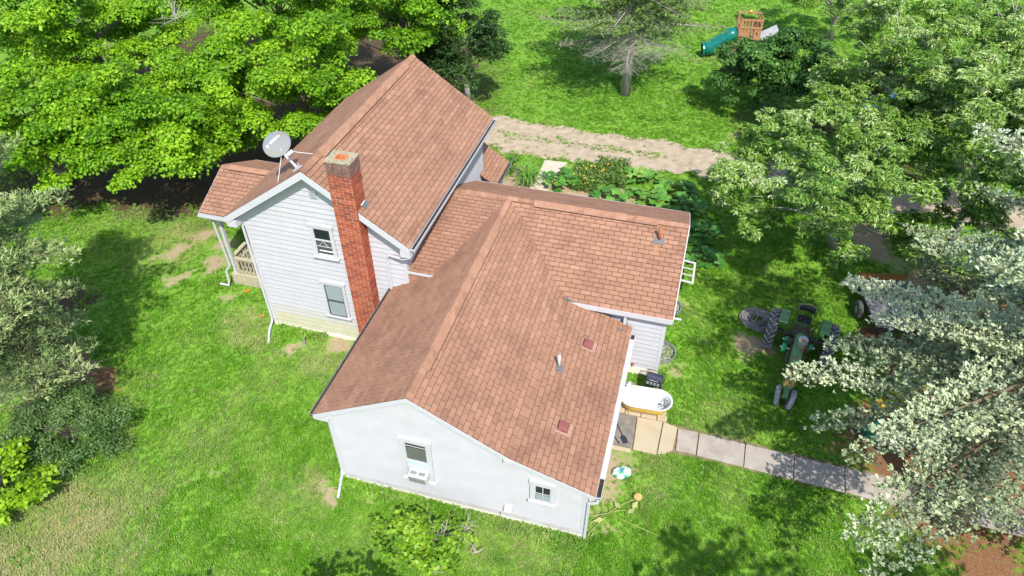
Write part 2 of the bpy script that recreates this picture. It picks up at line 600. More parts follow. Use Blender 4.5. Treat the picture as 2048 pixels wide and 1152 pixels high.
r_cb = roof_plane([[(6.03, 7.409, CE), (15.03, 7.409, CE), (15.03, 4.104, WR), (6.03, 4.104, WR)]], (1, 0, 0), label='back slope of the right wing')
PE, PR = 3.82, 4.76
r_pf = roof_plane([[(-3.22, 1.4, PE), (.02, 1.4, PE), (.02, 3.42, PR), (-3.22, 3.42, PR)]], (1, 0, 0), label='front slope of the porch roof')
r_pb = roof_plane([[(-3.22, 5.44, PE), (.02, 5.44, PE), (.02, 3.42, PR), (-3.22, 3.42, PR)]], (1, 0, 0), label='back slope of the porch roof')
bx0, bz0, by1 = 6.72, 2.62, 10.15
r_bk = roof_plane([[(bx0, 8.0, bz0), (bx0, by1, bz0), (4.2, by1, bz0 + .7 * (bx0 - 4.2)), (4.2, 8.0, bz0 + .7 * (bx0 - 4.2))]], (0, 1, 0), label='small lean-to roof at the back')


# ---- walls
def wall_solid(name, pts, off, m=M_white, label=None):
    return slab(pts, off, m, name, label=label)


def siding(wall, mapf, xl, xr, z0, z1, pitch, mfun):
    """overlapping clapboards on a wall; mapf(s, z, d) gives the point d metres proud of the wall"""
    k = 0
    z = z0
    while z < z1 - 0.02:
        zt = min(z + pitch, z1)
        a0, a1, b0, b1 = xl(z), xr(z), xl(zt), xr(zt)
        if a1 - a0 > 0.05:
            if b1 <= b0:
                b0 = b1 = (b0 + b1) / 2
            d0 = 0.042 + 0.004 * math.sin(k * 7.7)
            v = [mapf(a0, z, 0), mapf(a1, z, 0), mapf(a1, z, d0), mapf(a0, z, d0), mapf(b0, zt, 0), mapf(b1, zt, 0), mapf(b1, zt, .006), mapf(b0, zt, .006)]
            MB().add(v, [(0, 1, 2, 3), (3, 2, 6, 7), (0, 3, 7, 4), (1, 5, 6, 2), (4, 7, 6, 5)], RD.random()).build('clapboard', mfun(z), wall)
        k += 1
        z += pitch


# main gable front
slopeM = (mPz - mEz) / 3.407
zg = lambda x: mPz - slopeM * abs(x - 3) - 0.13
w_main = wall_solid('wall', [(0, 0, .16), (6, 0, .16), (6, 0, zg(6)), (3, 0, zg(3)), (0, 0, zg(0))], (0, .12, 0), label='tall two storey gable wall')
inv = lambda z: (mPz - 0.13 - z) / slopeM
siding(w_main, lambda s, z, d: (s, -d, z), lambda z: max(.1, 3 - inv(z)), lambda z: min(5.9, 3 + inv(z)), .16, zg(3) - .02, .205,
       lambda z: M_lower if z < .7 else (M_lower2 if z < 1.1 else M_white))
board_line('corner_board', (0.005, -.001, 5.2), (0.005, -.001, .165), .0, 0.0, parent=house) if False else None
MB().box(-.012, .1, -.038, -.001, .162, zg(0) + .0).box(-.04, -.012, -.038, .10, .162, zg(0)).build('corner_board', M_trim, house)
MB().box(5.9, 6.012, -.038, -.001, .162, zg(6)).box(6.012, 6.04, -.038, .10, .162, zg(6)).build('corner_board', M_trim, house)
w_mr = wall_solid('wall', [(6, .121, .16), (6, 8.46, .16), (6, 8.46, 5.3), (6, .121, 5.3)], (-.12, 0, 0), label='upper side wall above the low roof')
siding(w_mr, lambda s, z, d: (6 + d, s, z), lambda z: .11, lambda z: 8.36, 2.4, 5.25, .205, lambda z: M_white)
MB().box(6.001, 6.04, 8.36, 8.47, .16, 5.28).build('corner_board', M_trim, house)
wall_solid('wall', [(0, .121, .16), (0, 8.46, .16), (0, 8.46, 5.3), (0, .121, 5.3)], (.12, 0, 0), label='far side wall by the porch')
wall_solid('wall', [(0.121, 8.46, .16), (5.879, 8.46, .16), (5.879, 8.46, 5.25), (3, 8.46, 7.5), (0.121, 8.46, 5.25)], (0, -.12, 0), label='back gable wall')
MB().box(-.03, 6.0, -.045, -.002, -.12, .158).box(-.03, -.002, 0, 8.46, -.12, .158).build('foundation', M_found, house)
# wing front
FW = -5.763
wl = lambda z: 5.8 if z < zl(5.8) - .1 else 8.437 - (WR - .1 - z) / WS
def wr_(z):
    z2 = z + .1
    if z2 < 2.39 + (13.739 - 13.51) * .338:
        return 13.51
    if z2 < BZ:
        return 13.739 - (z2 - 2.39) / .338
    return BX - (z2 - BZ) / .5647
pts = [(5.8, FW, .16), (13.51, FW, .16), (13.51, FW, 2.36), (BX, FW, BZ - .1), (8.437, FW, WR - .1), (5.8, FW, zl(5.8) - .1)]
w_wing = MB().prism([(x, y, z) for x, y, z in (pts[0], pts[1], pts[2], pts[3])] + [(8.437, FW, 2.9)] + [(5.8, FW, 2.9)], (0, .12, 0)) \
    .prism([(5.8, FW, 2.903), (8.437, FW, 2.903), (BX, FW, BZ - .1), (8.437, FW, WR - .1), (5.8, FW, zl(5.8) - .1)], (0, .12, 0)).build('wall', M_white, house, label='low gable wall of the wing')
siding(w_wing, lambda s, z, d: (s, FW - d * .85, z), lambda z: max(5.9, wl(z)), lambda z: min(13.41, wr_(z)), .16, WR - .12, .205, lambda z: M_base if z < .3 else M_white)
MB().box(5.77, 5.9, FW - .03, FW - .001, .162, 3.2).build('corner_board', M_trim, house)
MB().box(13.41, 13.54, FW - .03, FW - .001, .162, 2.3).build('corner_board', M_trim, house)
wall_solid('wall', [(5.8, FW + .121, .16), (5.8, 0, .16), (5.8, 0, 3.2), (5.8, FW + .121, 3.2)], (.12, 0, 0), label='left side wall of the wing')
wall_solid('wall', [(13.51, FW + .121, .16), (13.51, 1.18, .16), (13.51, 1.18, 2.3), (13.51, FW + .121, 2.3)], (-.12, 0, 0), label='right side wall of the wing')
MB().box(5.77, 13.53, FW - .04, FW - .001, -.12, .158).box(13.5, 13.53, FW, 1.18, -.12, .158).box(5.77, 5.79, FW, 0, -.12, .158).build('foundation', M_found, house, label='peeling painted foundation of the wing')
# right wing front, side, back
w_cf = wall_solid('wall', [(11.2, 1.2, .36), (14.85, 1.2, .36), (14.85, 1.2, 3.06), (11.2, 1.2, 3.06)], (0, .12, 0), label='recessed front wall of the right wing')
siding(w_cf, lambda s, z, d: (s, 1.2 - d, z), lambda z: 13.545, lambda z: 14.75, .36, 3.06, .205, lambda z: M_white)
MB().box(14.75, 14.88, 1.165, 1.199, .36, 3.06).box(14.85, 14.88, 1.2, 1.3, .36, 3.06).build('corner_board', M_trim, house)
MB().box(13.52, 14.87, 1.15, 1.31, -.1, .357).build('foundation', M_found, house)
wall_solid('wall', [(14.85, 1.321, 0), (14.85, 7.1, 0), (14.85, 7.1, 3.1), (14.85, 4.104, 4.68), (14.85, 1.321, 3.1)], (-.12, 0, 0), label='right end gable wall')
wall_solid('wall', [(6.01, 7.1, 0), (14.72, 7.1, 0), (14.72, 7.1, 3.1), (6.01, 7.1, 3.1)], (0, -.12, 0), label='back wall of the right wing')
wall_solid('wall', [(4.2, 10.0, 0), (6.45, 10.0, 0), (6.45, 10.0, 2.7), (4.2, 10.0, 4.2)], (0, -.1, 0), label='back wall of the lean-to')
w_bk = wall_solid('wall', [(6.45, 8.47, 0), (6.45, 9.89, 0), (6.45, 9.89, 2.72), (6.45, 8.47, 2.72)], (-.1, 0, 0), label='side wall of the lean-to')
# vertical face under the low pitched roof
slab([(6.02, .02, zl(6.02) - .1), (6.86, .02, zl(6.86) - .05), (6.86, .02, 3.94), (6.02, .02, 3.94)], (0, .05, 0), M_vent, 'cheek_wall')
board_line('fascia', (6.0, -.045, 4.03), (6.95, -.045, 4.03), .035, .08, out=(0, 1, 0))


# ---- fascias, rake boards, soffits
def rake(p_low, p_high, wid, out, name='rake_board', h=.24, dz=-.012):
    p, q = Vector(p_low) + Vector((0, 0, dz)), Vector(p_high) + Vector((0, 0, dz))
    return board_line(name, p, q, wid, h, out=out)


rake((-.41, -.462, mEz), (3, -.462, mPz), .035, (0, 1, 0), h=.27)
zmr = lambda x: mPz - slopeM * abs(x - 3)
rake((6.41, -.462, mEz), (4.79, -.462, zmr(4.79)), .035, (0, 1, 0), h=.27)
rake((3.92, -.462, zmr(3.92)), (3, -.462, mPz), .035, (0, 1, 0), h=.27)
rake((6.41, 8.89, mEz), (3, 8.89, mPz), .035, (0, 1, 0))
rake((-.41, 8.89, mEz), (3, 8.89, mPz), .035, (0, 1, 0))
for s, xa, xb in ((-1, -.38, 2.98), (1, 6.38, 3.02)):        # soffit boards under the gable overhang
    MB().prism([(xa, -.425, mEz - .10), (xb, -.425, mPz - .12), (xb, -.04, mPz - .12), (xa, -.04, mEz - .10)], (0, 0, -.02)).build('soffit', M_trim, house)
# boxed cornice returns
for x0, x1 in ((-.41, -.045), (6.045, 6.41)):
    MB().box(x0, x1, -.44, .05, mEz - .42, mEz - .125).build('cornice_return', M_trim, house, bevel=.01)
    MB().box(x0, x1, .052, 8.85, mEz - .22, mEz - .12).build('soffit', M_trim, house)
MB().box(-.435, -.412, -.44, 8.88, mEz - .2, mEz - .01).build('fascia', M_trim, house)
# wing
rake((5.35, -5.89, zl(5.35)), (8.437, -5.89, WR), .035, (0, 1, 0), h=.17)
rake((BX, -5.89, BZ), (8.437, -5.89, WR), .035, (0, 1, 0), h=.17)
rake((13.74, -5.89, 2.39), (BX, -5.89, BZ), .035, (0, 1, 0), h=.16)
MB().box(BX - .16, BX + .06, -5.915, -5.80, BZ - .20, BZ - .06).build('rake_end_block', M_trim, house)
MB().box(5.37, 5.82, -5.86, -5.70, zl(5.35) - .24, zl(5.35) - .09).build('cornice_return', M_trim, house)
MB().box(5.37, 5.80, -5.69, -.05, zl(5.35) - .19, zl(5.35) - .10).build('soffit', M_trim, house)
MB().box(13.545, 13.70, -5.85, 1.0, 2.39 - .2, 2.39 - .095).build('soffit', M_trim, house)
# right wing
board_line('fascia', (11.4, .898, CE), (15.03, .898, CE), .03, .20, out=(0, 1, 0))
MB().box(11.5, 14.99, .93, 1.19, CE - .16, CE - .105).build('soffit', M_trim, house)
rake((15.035, .92, CE), (15.035, 4.104, WR), .03, (1, 0, 0), h=.16, dz=-.005)
rake((15.035, 7.41, CE), (15.035, 4.104, WR), .03, (1, 0, 0), h=.16, dz=-.005)
board_line('fascia', (6.1, 7.412, CE + .005), (15.03, 7.412, CE + .005), .03, .18, out=(0, 1, 0))
MB().box(13.42, 13.52, .99, 1.199, 2.5, 3.0).build('downspout_board', M_trim, house)
# porch roof edges
rake((-3.225, 1.4, PE), (-3.225, 3.42, PR), .03, (-1, 0, 0), h=.14, dz=-.03)
rake((-3.225, 5.44, PE), (-3.225, 3.42, PR), .03, (-1, 0, 0), h=.14, dz=-.03)
board_line('fascia', (-3.22, 5.445, PE), (-.42, 5.445, PE), .03, .15, out=(0, 1, 0))
MB().box(-3.15, -.02, 1.46, 5.38, PE - .17, PE - .10).build('porch_ceiling', M_trim, house)
rake((bx0, by1 - .02, bz0), (4.2, by1 - .02, bz0 + .7 * (bx0 - 4.2)), .03, (0, 1, 0), h=.14)


# ---- gutters and downspouts
def gutter(p, q, out, wid=.13, h=.11, m=M_trim, debris_shade=None, label=None):
    p, q, o = Vector(p), Vector(q), Vector(out)
    d = (q - p).normalized()
    z = Vector((0, 0, 1))
    mb = MB()

    def bar(a, b, oo, ww, zz0, zz1):
        A = p + o * oo
        B = q + o * oo
        mb.add([A + z * zz0, A + o * ww + z * zz0, A + o * ww + z * zz1, A + z * zz1, B + z * zz0, B + o * ww + z * zz0, B + o * ww + z * zz1, B + z * zz1],
               [(0, 1, 2, 3), (7, 6, 5, 4), (0, 4, 5, 1), (1, 5, 6, 2), (2, 6, 7, 3), (3, 7, 4, 0)])
    bar(p, q, 0, .012, -h, 0)
    bar(p, q, wid - .014, .014, -h, 0)
    bar(p, q, .013, wid - .028, -h, -h + .012)
    g = mb.build('gutter', m, house, label=label)
    for E, s in ((p, 1), (q, -1)):
        e = E + d * (.012 * s)
        MB().add([E + o * .0125 + z * (-h + .0125), E + o * (wid - .0145) + z * (-h + .0125), E + o * (wid - .0145), E + o * .0125,
                  e + o * .0125 + z * (-h + .0125), e + o * (wid - .0145) + z * (-h + .0125), e + o * (wid - .0145), e + o * .0125],
                 [(0, 1, 2, 3), (7, 6, 5, 4), (0, 4, 5, 1), (1, 5, 6, 2), (2, 6, 7, 3), (3, 7, 4, 0)]).build('end_cap', m, g)
    if debris_shade:
        mb = MB()
        L_ = (q - p).length
        for i in range(int(L_ * 12)):
            c = p + d * RD.uniform(.03, L_ - .03) + o * RD.uniform(.03, wid - .03) + z * RD.uniform(-h + .03, -h + .075)
            mb.obox(c, (RD.uniform(.03, .07), RD.uniform(.02, .05), .012), Matrix.Rotation(RD.uniform(0, 6.28), 3, 'Z') @ Matrix.Rotation(RD.uniform(-.5, .5), 3, 'X'), RD.random())
        mb.prism([p + o * .014 + z * (-h + .02), q + o * .014 + z * (-h + .02), q + o * (wid - .016) + z * (-h + .02), p + o * (wid - .016) + z * (-h + .02)], z * .03)
        mb.build('gutter_debris_shade', debris_shade, g, kind='stuff')
    return g


M_litter_shade = mat('gutter_litter_shade', (0.02, 0.016, 0.013), (0.05, 0.035, 0.025), 12, 0.95)  # near-black litter; the shadow inside the gutters is painted into this colour
gutter((6.425, -.44, mEz - .01), (6.425, 8.88, mEz - .01), (1, 0, 0), .15, .11, M_trim, M_litter_shade, label='gutter along the tall roof with leaf litter and shadow painted dark inside')
gutter((5.345, -5.87, zl(5.35) - .02), (5.345, -.05, zl(5.35) - .02), (-1, 0, 0), .12, .10, M_steel, M_litter_shade)
gutter((13.75, -5.87, 2.375), (13.75, .75, 2.375), (1, 0, 0), .15, .11, M_trim, M_litter_shade)
MB().box(13.752, 13.905, -5.25, .45, 2.377, 2.387).build('gutter_cover', M_trim, house)
gutter((-3.2, 1.39, PE - .02), (-.42, 1.39, PE - .02), (0, -1, 0), .13, .11, M_trim)
gutter((bx0 + .01, 8.3, bz0 - .02), (bx0 + .01, by1 - .02, bz0 - .02), (1, 0, 0), .12, .1, M_steel, M_litter_shade)


def spout(name, pts, w=.075, m=M_trim, parent=None, **kw):
    """square-ish downspout through pts"""
    return MB().tube(pts, w * .62, n=6).build(name, m, parent or house, smooth=False, **kw)


spout('downspout', [(6.42, -.30, mEz - .15), (6.35, -.36, 4.92), (6.05, -.30, 4.78), (5.46, -.1, 4.66), (5.36, -.09, 4.5), (5.36, -.09, 3.3), (5.36, -.1, 3.16)])
spout('downspout', [(-.45, -.30, mEz - .2), (-.12, -.06, 4.9), (-.08, -.07, .35), (-.08, -.12, .2), (.0, -.5, .12), tuple(gp(537, 686, .06))])
spout('downspout', [(5.3, -5.7, 3.0), (5.73, -5.72, 2.75), (5.72, -5.72, .35), (5.74, -5.82, .2), tuple(gp(676, 996, .06))])
spout('downspout', [(13.82, -5.82, 2.26), (13.82, -5.85, 2.1), (13.58, -5.83, 1.95), (13.57, -5.82, .1)])
spout('downspout', [(-2.85, 1.36, PE - .12), (-2.8, 1.5, 3.4), (-2.78, 1.58, 1.15), (-3.02, 1.52, .8), (-3.02, 1.5, .3), (-3.06, 1.45, .1), tuple(gp(441, 567, .08))])
spout('downspout', [(14.92, 4.4, .5), (14.95, 4.4, .12), (15.45, 4.45, .06)])

# ---- ridge vents and ridge caps
def ridge_vent(p, q, ad, zd, wid, name='ridge_vent'):
    """low vent cap along the ridge p..q, falling zd per metre to both sides along ad"""
    p, q, a = Vector(p), Vector(q), Vector(ad)
    sec = [(-wid, -zd * wid + .012), (-wid, -zd * wid + .055), (-.05, .045), (0, .052), (.05, .045), (wid, -zd * wid + .055), (wid, -zd * wid + .012)]
    v = [p + a * s + Vector((0, 0, z)) for s, z in sec] + [q + a * s + Vector((0, 0, z)) for s, z in sec]
    n = len(sec)
    f = [(i, i + 1, n + i + 1, n + i) for i in range(n - 1)] + [list(range(n - 1, -1, -1)), list(range(n, 2 * n))]
    o = MB().add(v, f).build(name, M_vent, house)
    sl = MB()
    for s in (-1, 1):
        A = p + a * (s * (wid - .006)) + Vector((0, 0, -zd * (wid - .006) + .002))
        B = q + a * (s * (wid - .006)) + Vector((0, 0, -zd * (wid - .006) + .002))
        e = a * (s * .008)
        sl.add([A, B, B + e + Vector((0, 0, .045)), A + e + Vector((0, 0, .045)), A + e, B + e],
               [(0, 1, 5, 4), (4, 5, 2, 3), (3, 2, 1, 0)])
    sl.build('vent_slot', M_dark, o)
    # cap tabs lying on the vent
    L = (q - p).length
    d = (q - p).normalized()
    k = int(L / .36)
    for i in range(k):
        a0 = p + d * (i * L / k)
        a1 = p + d * ((i + 1) * L / k - .012)
        wv = wid - .004
        vv = [a0 - a * wv + Vector((0, 0, -zd * wv + .058)), a0 + Vector((0, 0, .062)), a0 + a * wv + Vector((0, 0, -zd * wv + .058)),
              a1 - a * wv + Vector((0, 0, -zd * wv + .070)), a1 + Vector((0, 0, .073)), a1 + a * wv + Vector((0, 0, -zd * wv + .070))]
        vv = [Vector(x) for x in vv]
        lo = [x - Vector((0, 0, .012)) for x in vv[3:]]
        MB().add(vv + lo, [(0, 1, 4, 3), (1, 2, 5, 4), (3, 4, 7, 6), (4, 5, 8, 7)], RD.random()).build('cap_shingle', M_shing, o)
    return o


def ridge_caps(p, q, ad, zd, wid=.16):
    p, q, a = Vector(p), Vector(q), Vector(ad)
    L = (q - p).length
    d = (q - p).normalized()
    k = max(1, int(L / .2))
    mb = MB()
    for i in range(k):
        a0, a1 = p + d * (i * L / k), p + d * ((i + 1) * L / k)
        vv = []
        for c, h in ((a0, .03), (a1, .052)):
            vv += [c - a * wid + Vector((0, 0, -zd * wid + h)), c + Vector((0, 0, h + .004)), c + a * wid + Vector((0, 0, -zd * wid + h))]
        vv += [v - Vector((0, 0, .025)) for v in vv[3:]]
        mb.add(vv, [(0, 1, 4, 3), (1, 2, 5, 4), (3, 4, 7, 6), (4, 5, 8, 7)], RD.random())
    return mb.build('ridge_cap', M_shing, house)


ridge_vent((3, .75, mPz), (3, 8.05, mPz), (1, 0, 0), slopeM, .24)
ridge_caps((3, .75, mPz), (3, -.44, mPz), (1, 0, 0), slopeM)
ridge_caps((3, 8.05, mPz), (3, 8.9, mPz), (1, 0, 0), slopeM)
ridge_vent((8.437, -4.72, WR), (8.437, 2.1, WR), (1, 0, 0), .555, .24)
ridge_caps((8.437, -4.72, WR), (8.437, -5.86, WR), (1, 0, 0), .555)
ridge_caps((8.437, 2.1, WR), (8.437, 3.95, WR), (1, 0, 0), .555)
ridge_vent((9.45, 4.104, WR), (13.95, 4.104, WR), (0, 1, 0), .52, .23)
ridge_caps((13.95, 4.104, WR), (15.02, 4.104, WR), (0, 1, 0), .52)
ridge_caps((9.45, 4.104, WR), (6.6, 4.104, WR), (0, 1, 0), .35)
ridge_vent((-2.85, 3.42, PR), (-.75, 3.42, PR), (0, 1, 0), .465, .2)

# ---- roof fittings
def box_vent(c):
    a, b = Vector((0, 1, 0)), Vector((-1, 0, .338)).normalized()
    n = a.cross(b).normalized()
    if n.z < 0:
        n = -n
    M3 = Matrix((a, b, n)).transposed()
    v = MB().obox(Vector(c) + n * .10, (.34, .36, .13), M3, taper=.86).build('roof_vent', M_ventbox, house, bevel=.025)
    MB().obox(Vector(c) + n * .028 - b * .04, (.46, .50, .012), M3).build('vent_flange', mat('vent_flange', (.30, .185, .14), (.38, .24, .185), 9, .7), v)
    return v


sz = lambda x: BZ - .338 * (x - BX)
box_vent((12.47, -.66, sz(12.47)))
box_vent((12.42, -4.17, sz(12.42)))
pv = MB().tube([(11.83, -2.08, sz(11.83)), (11.83, -2.08, sz(11.83) + .58)], .045, 10).build('vent_pipe', M_trim, house, smooth=True, label='white plastic vent pipe')
MB().obox((11.87, -2.12, sz(11.87) + .03), (.25, .25, .02), Matrix.Rotation(rad(18.7), 3, 'Y')).build('pipe_flashing', M_flash, pv)
zc = lambda y: WR - .529 * (4.104 - y)
pv = MB().tube([(14.1, 3.44, zc(3.44)), (14.1, 3.44, zc(3.44) + .55)], .05, 10).build('vent_pipe', M_rust, house, smooth=True, label='rusty iron vent pipe')
MB().obox((14.1, 3.38, zc(3.38) + .03), (.38, .22, .02), Matrix.Rotation(rad(27.8), 3, 'X')).build('pipe_flashing', M_flash, pv)
MB().obox((14.05, 3.1, zc(3.1) + .027), (.13, .22, .004), Matrix.Rotation(rad(27.8), 3, 'X')).build('rust_stain', mat('rust_streak', (.36, .165, .07), (.34, .175, .10), 9, .9), house)
MB().obox((13.35, .66, sz(13.35) + .03), (.12, .12, .01), Matrix.Rotation(rad(18.7), 3, 'Y')).build('shingle_patch', M_flash, house)
# flashing where the saltbox meets the right wing
board_line('flashing', (11.3, .90, 3.30), (12.2, .90, 2.98), .06, .05, m=M_flash, out=(0, 1, 0))

# ---- windows and wall fittings
def window(x0, x1, z0, z1, y, fw=.11, sash='double', label=None, lower_open=False, shade=None, dark_top=False, d0=.032):
    """outer casing x0..x1, z0..z1 on a wall facing -Y at y"""
    Y = lambda d: y - d - .018
    mb = MB()
    f0, f1 = d0, d0 + .05
    mb.box(x0, x0 + fw, Y(f1), Y(-.018), z0 + .06, z1 - .002).box(x1 - fw, x1, Y(f1), Y(-.018), z0 + .06, z1 - .002)
    mb.box(x0 - .03, x1 + .03, Y(f1 + .025), Y(0), z1, z1 + .10)
    mb.box(x0 + fw, x1 - fw, Y(f1), Y(0), z1 - fw * .7, z1 - .002)
    wn = mb.build('window', M_trim, house, label=label)
    MB().box(x0 - .05, x1 + .05, Y(f1 + .06), Y(0), z0, z0 + .058).build('sill', M_trim, wn)
    a0, a1, b0, b1 = x0 + fw + .002, x1 - fw - .002, z0 + .062, z1 - fw * .7 - .002
    MB().box(a0, a1, Y(.004 + d0 * .95), Y(.0), b0, b1).build('room_backing', M_room, wn)
    return wn, a0, a1, b0, b1, Y


def sash_bars(a0, a1, b0, b1, Y, d, w=.035, m=M_trim, muntins=()):
    mb = MB().box(a0, a0 + w, Y(d), Y(d - .02), b0, b1).box(a1 - w, a1, Y(d), Y(d - .02), b0, b1)
    mb.box(a0 + w, a1 - w, Y(d), Y(d - .02), b0, b0 + w).box(a0 + w, a1 - w, Y(d), Y(d - .02), b1 - w, b1)
    for k, t in muntins:
        if k == 'v':
            x = a0 + (a1 - a0) * t
            mb.box(x - .012, x + .012, Y(d - .002), Y(d - .018), b0 + w, b1 - w)
        else:
            z = b0 + (b1 - b0) * t
            mb.box(a0 + w, a1 - w, Y(d - .003), Y(d - .017), z - .012, z + .012)
    return mb


M_darksash = mat('dark_sash', (0.05, 0.055, 0.06), (0.09, 0.09, 0.09), 9, 0.5)
# lower main window: white curtains behind dark storm sashes
wn, a0, a1, b0, b1, Y = window(2.52, 3.46, 1.16, 2.80, 0, label='lower gable window with white curtains')
mid = (b0 + b1) / 2
MB().box(a0 + .03, a1 - .03, Y(.042), Y(.038), b0 + .02, b1 - .02).build('curtain', M_curtain, wn)
sash_bars(a0, a1, mid, b1, Y, .062, .03, m=M_darksash).build('sash', M_darksash, wn)
sash_bars(a0, a1, b0, mid - .004, Y, .070, .03).build('sash', M_darksash, wn)
MB().box(a0 + .031, a1 - .031, Y(.053), Y(.050), mid + .031, b1 - .031).build('pane', M_glass, wn)
MB().box(a0 + .031, a1 - .031, Y(.061), Y(.058), b0 + .031, mid - .035).build('pane', M_glass, wn)
# upper main window: dark upper pane, open lower half with pale things behind
wn, a0, a1, b0, b1, Y = window(2.58, 3.46, 4.00, 5.34, 0, label='upper gable window with an open lower sash')
mid = b0 + (b1 - b0) * .6
sash_bars(a0, a1, mid, b1, Y, .060, .035).build('sash', M_trim, wn)
MB().box(a0 + .036, a1 - .036, Y(.052), Y(.048), mid + .036, b1 - .036).build('pane', glass_mat('dark_glass', (.2, .25, .35), .25), wn)
sash_bars(a0, a1, b0, mid - .004, Y, .068, .028, muntins=(('h', .62),)).build('sash', M_trim, wn)
MB().box(a0 + .05, a1 - .05, Y(.044), Y(.040), b0 + .03, b0 + .10).box(a0 + .1, a1 - .04, Y(.046), Y(.041), b0 + .22, b0 + .27).build('blind', M_curtain, wn)
MB().tube([(a0 + .12, -.055, mid - .30), (a0 + .3, -.056, mid - .06), (a0 + .48, -.055, mid - .30)], .012, 6).tube([(a0 + .3, -.056, mid - .06), (a0 + .22, -.056, mid + .02)], .010, 6).build('clothes_hanger', M_trim, wn)
# gable louvre
lv = MB().box(2.86, 3.14, -.05, -.0, 6.46, 6.80).build('louvre', M_trim, house, label='small louvred gable vent')
for i in range(5):
    z = 6.50 + i * .056
    MB().add([(2.885, -.052, z), (3.115, -.052, z), (3.115, -.075, z - .0), (2.885, -.075, z), (2.885, -.052, z + .045), (3.115, -.052, z + .045)],
             [(0, 3, 2, 1), (3, 4, 5, 2)[::1], (0, 1, 5, 4), (0, 4, 3), (1, 2, 5)]).build('slat', M_steel, lv)
# wing window that holds the air conditioner
wn, a0, a1, b0, b1, Y = window(8.0, 8.96, 1.02, 2.90, FW, fw=.13, d0=.02, label='wing window holding an air conditioner')
mid = b0 + (b1 - b0) * .52
MB().box(a0 + .02, a1 - .02, Y(.030), Y(.026), mid, b1 - .25).build('window_shade', mat('window_shade', (.26, .25, .19), (.34, .32, .25), 3, .8), wn)
sash_bars(a0, a1, mid - .02, b1, Y, .055, .035, muntins=(('h', .82),)).build('sash', M_trim, wn)
MB().box(a0 + .036, a1 - .036, Y(.045), Y(.042), mid + .02, b1 - .036).build('pane', M_glass, wn)
sash_bars(a0, a1, mid - .30, mid - .022, Y, .066, .03).build('sash', M_trim, wn)
MB().box(a0 + .031, a1 - .031, Y(.057), Y(.053), mid - .268, mid - .055).build('pane', mat('pale_green_film', (.36, .52, .48), (.42, .58, .53), 3, .25), wn)
MB().box(a0, a1, Y(.045), Y(.025), b0, mid - .303).build('filler_panel', M_trim, wn)
# small four pane window
wn, a0, a1, b0, b1, Y = window(11.9, 12.63, 1.40, 2.30, FW, fw=.12, d0=.02, label='small four pane window at the low end of the wing')
sash_bars(a0, a1, b0, b1, Y, .055, .035, muntins=(('v', .5), ('h', .5))).build('sash', M_trim, wn)
MB().box(a0 + .036, a1 - .036, Y(.043), Y(.040), b0 + .036, b1 - .036).build('pane', M_glass, wn)
MB().box(a0 + .05, a1 - .02, Y(.030), Y(.026), b0 + .03, b0 + .30).build('curtain', M_curtain, wn)
# gable louvre of the wing and the dryer hood
slab([(8.02, FW - .03, 4.40), (8.72, FW - .03, 4.46), (8.437, FW - .03, 4.60), (8.30, FW - .03, 4.57)], (0, .03, 0), mat('dull_louvre', (.42, .43, .40), (.55, .55, .5), 12, .7, stretch=(1, 1, 12)), 'louvre')
hd = MB().add([(11.13, FW, .55), (11.37, FW, .55), (11.37, FW, .80), (11.13, FW, .80), (11.13, FW - .16, .58), (11.37, FW - .16, .58), (11.37, FW - .10, .78), (11.13, FW - .10, .78)],
              [(4, 5, 6, 7), (7, 6, 2, 3), (0, 4, 7, 3), (5, 1, 2, 6), (0, 1, 5, 4)]).build('dryer_hood', M_trim, house)
MB().tube([(10.98, FW - .03, .02), (10.98, FW - .04, .32)], .012, 5).build('stub_pipe', M_black, house)
for x in (13.72, 13.98):
    t = MB().tube([(x, 1.16, .55), (x, 1.07, .55), (x, 1.05, .47)], .022, 6).build('water_tap', M_steel, house)
    MB().lathe([(0.0, 0), (.05, 0), (.05, .015), (0, .015)], 8, Matrix.Translation((x, 1.08, .58))).build('tap_wheel', M_rust, t)

# ---- chimney
ch = MB().box(3.955, 4.755, -.458, -.02, -.1, 7.90).box(3.955, 4.755, -.0199, .16, 6.2, 7.90).build('chimney', M_mortar, house, label='tall exterior brick chimney')
CHH = .1135
bricks = []
nc = int(8.2 / CHH)
for k in range(nc):
    z = k * CHH
    if z > 7.8:
        break
    o = (k % 2) * .155
    x = 3.943 - o
    while x < 4.767 - .03:                                   # front
        xa, xb = max(x, 3.943), min(x + .31 - .022, 4.767)
        if xb - xa > .04:
            bricks.append(('f', xa, xb, z))
        x += .31
    y = -.47 - (0.155 - o)
    ymax = .0 if z < 6.0 else .17
    while y < ymax - .03:                                    # right and left faces
        ya, yb = max(y, -.462), min(y + .31 - .022, ymax)
        if yb - ya > .04:
            bricks.append(('r', ya, yb, z))
            bricks.append(('l', ya, yb, z))
        y += .31
    if z > 6.6:
        for xa, xb in ((3.95, 4.22), (4.245, 4.5), (4.525, 4.76)):
            bricks.append(('b', xa, xb, z))
seen = [b for b in bricks if b[0] in 'fr' and b[3] > .9]
seen.sort(key=lambda b: -b[3])
single = set(seen[:300])
mesh_cache = {}
mbr = MB()
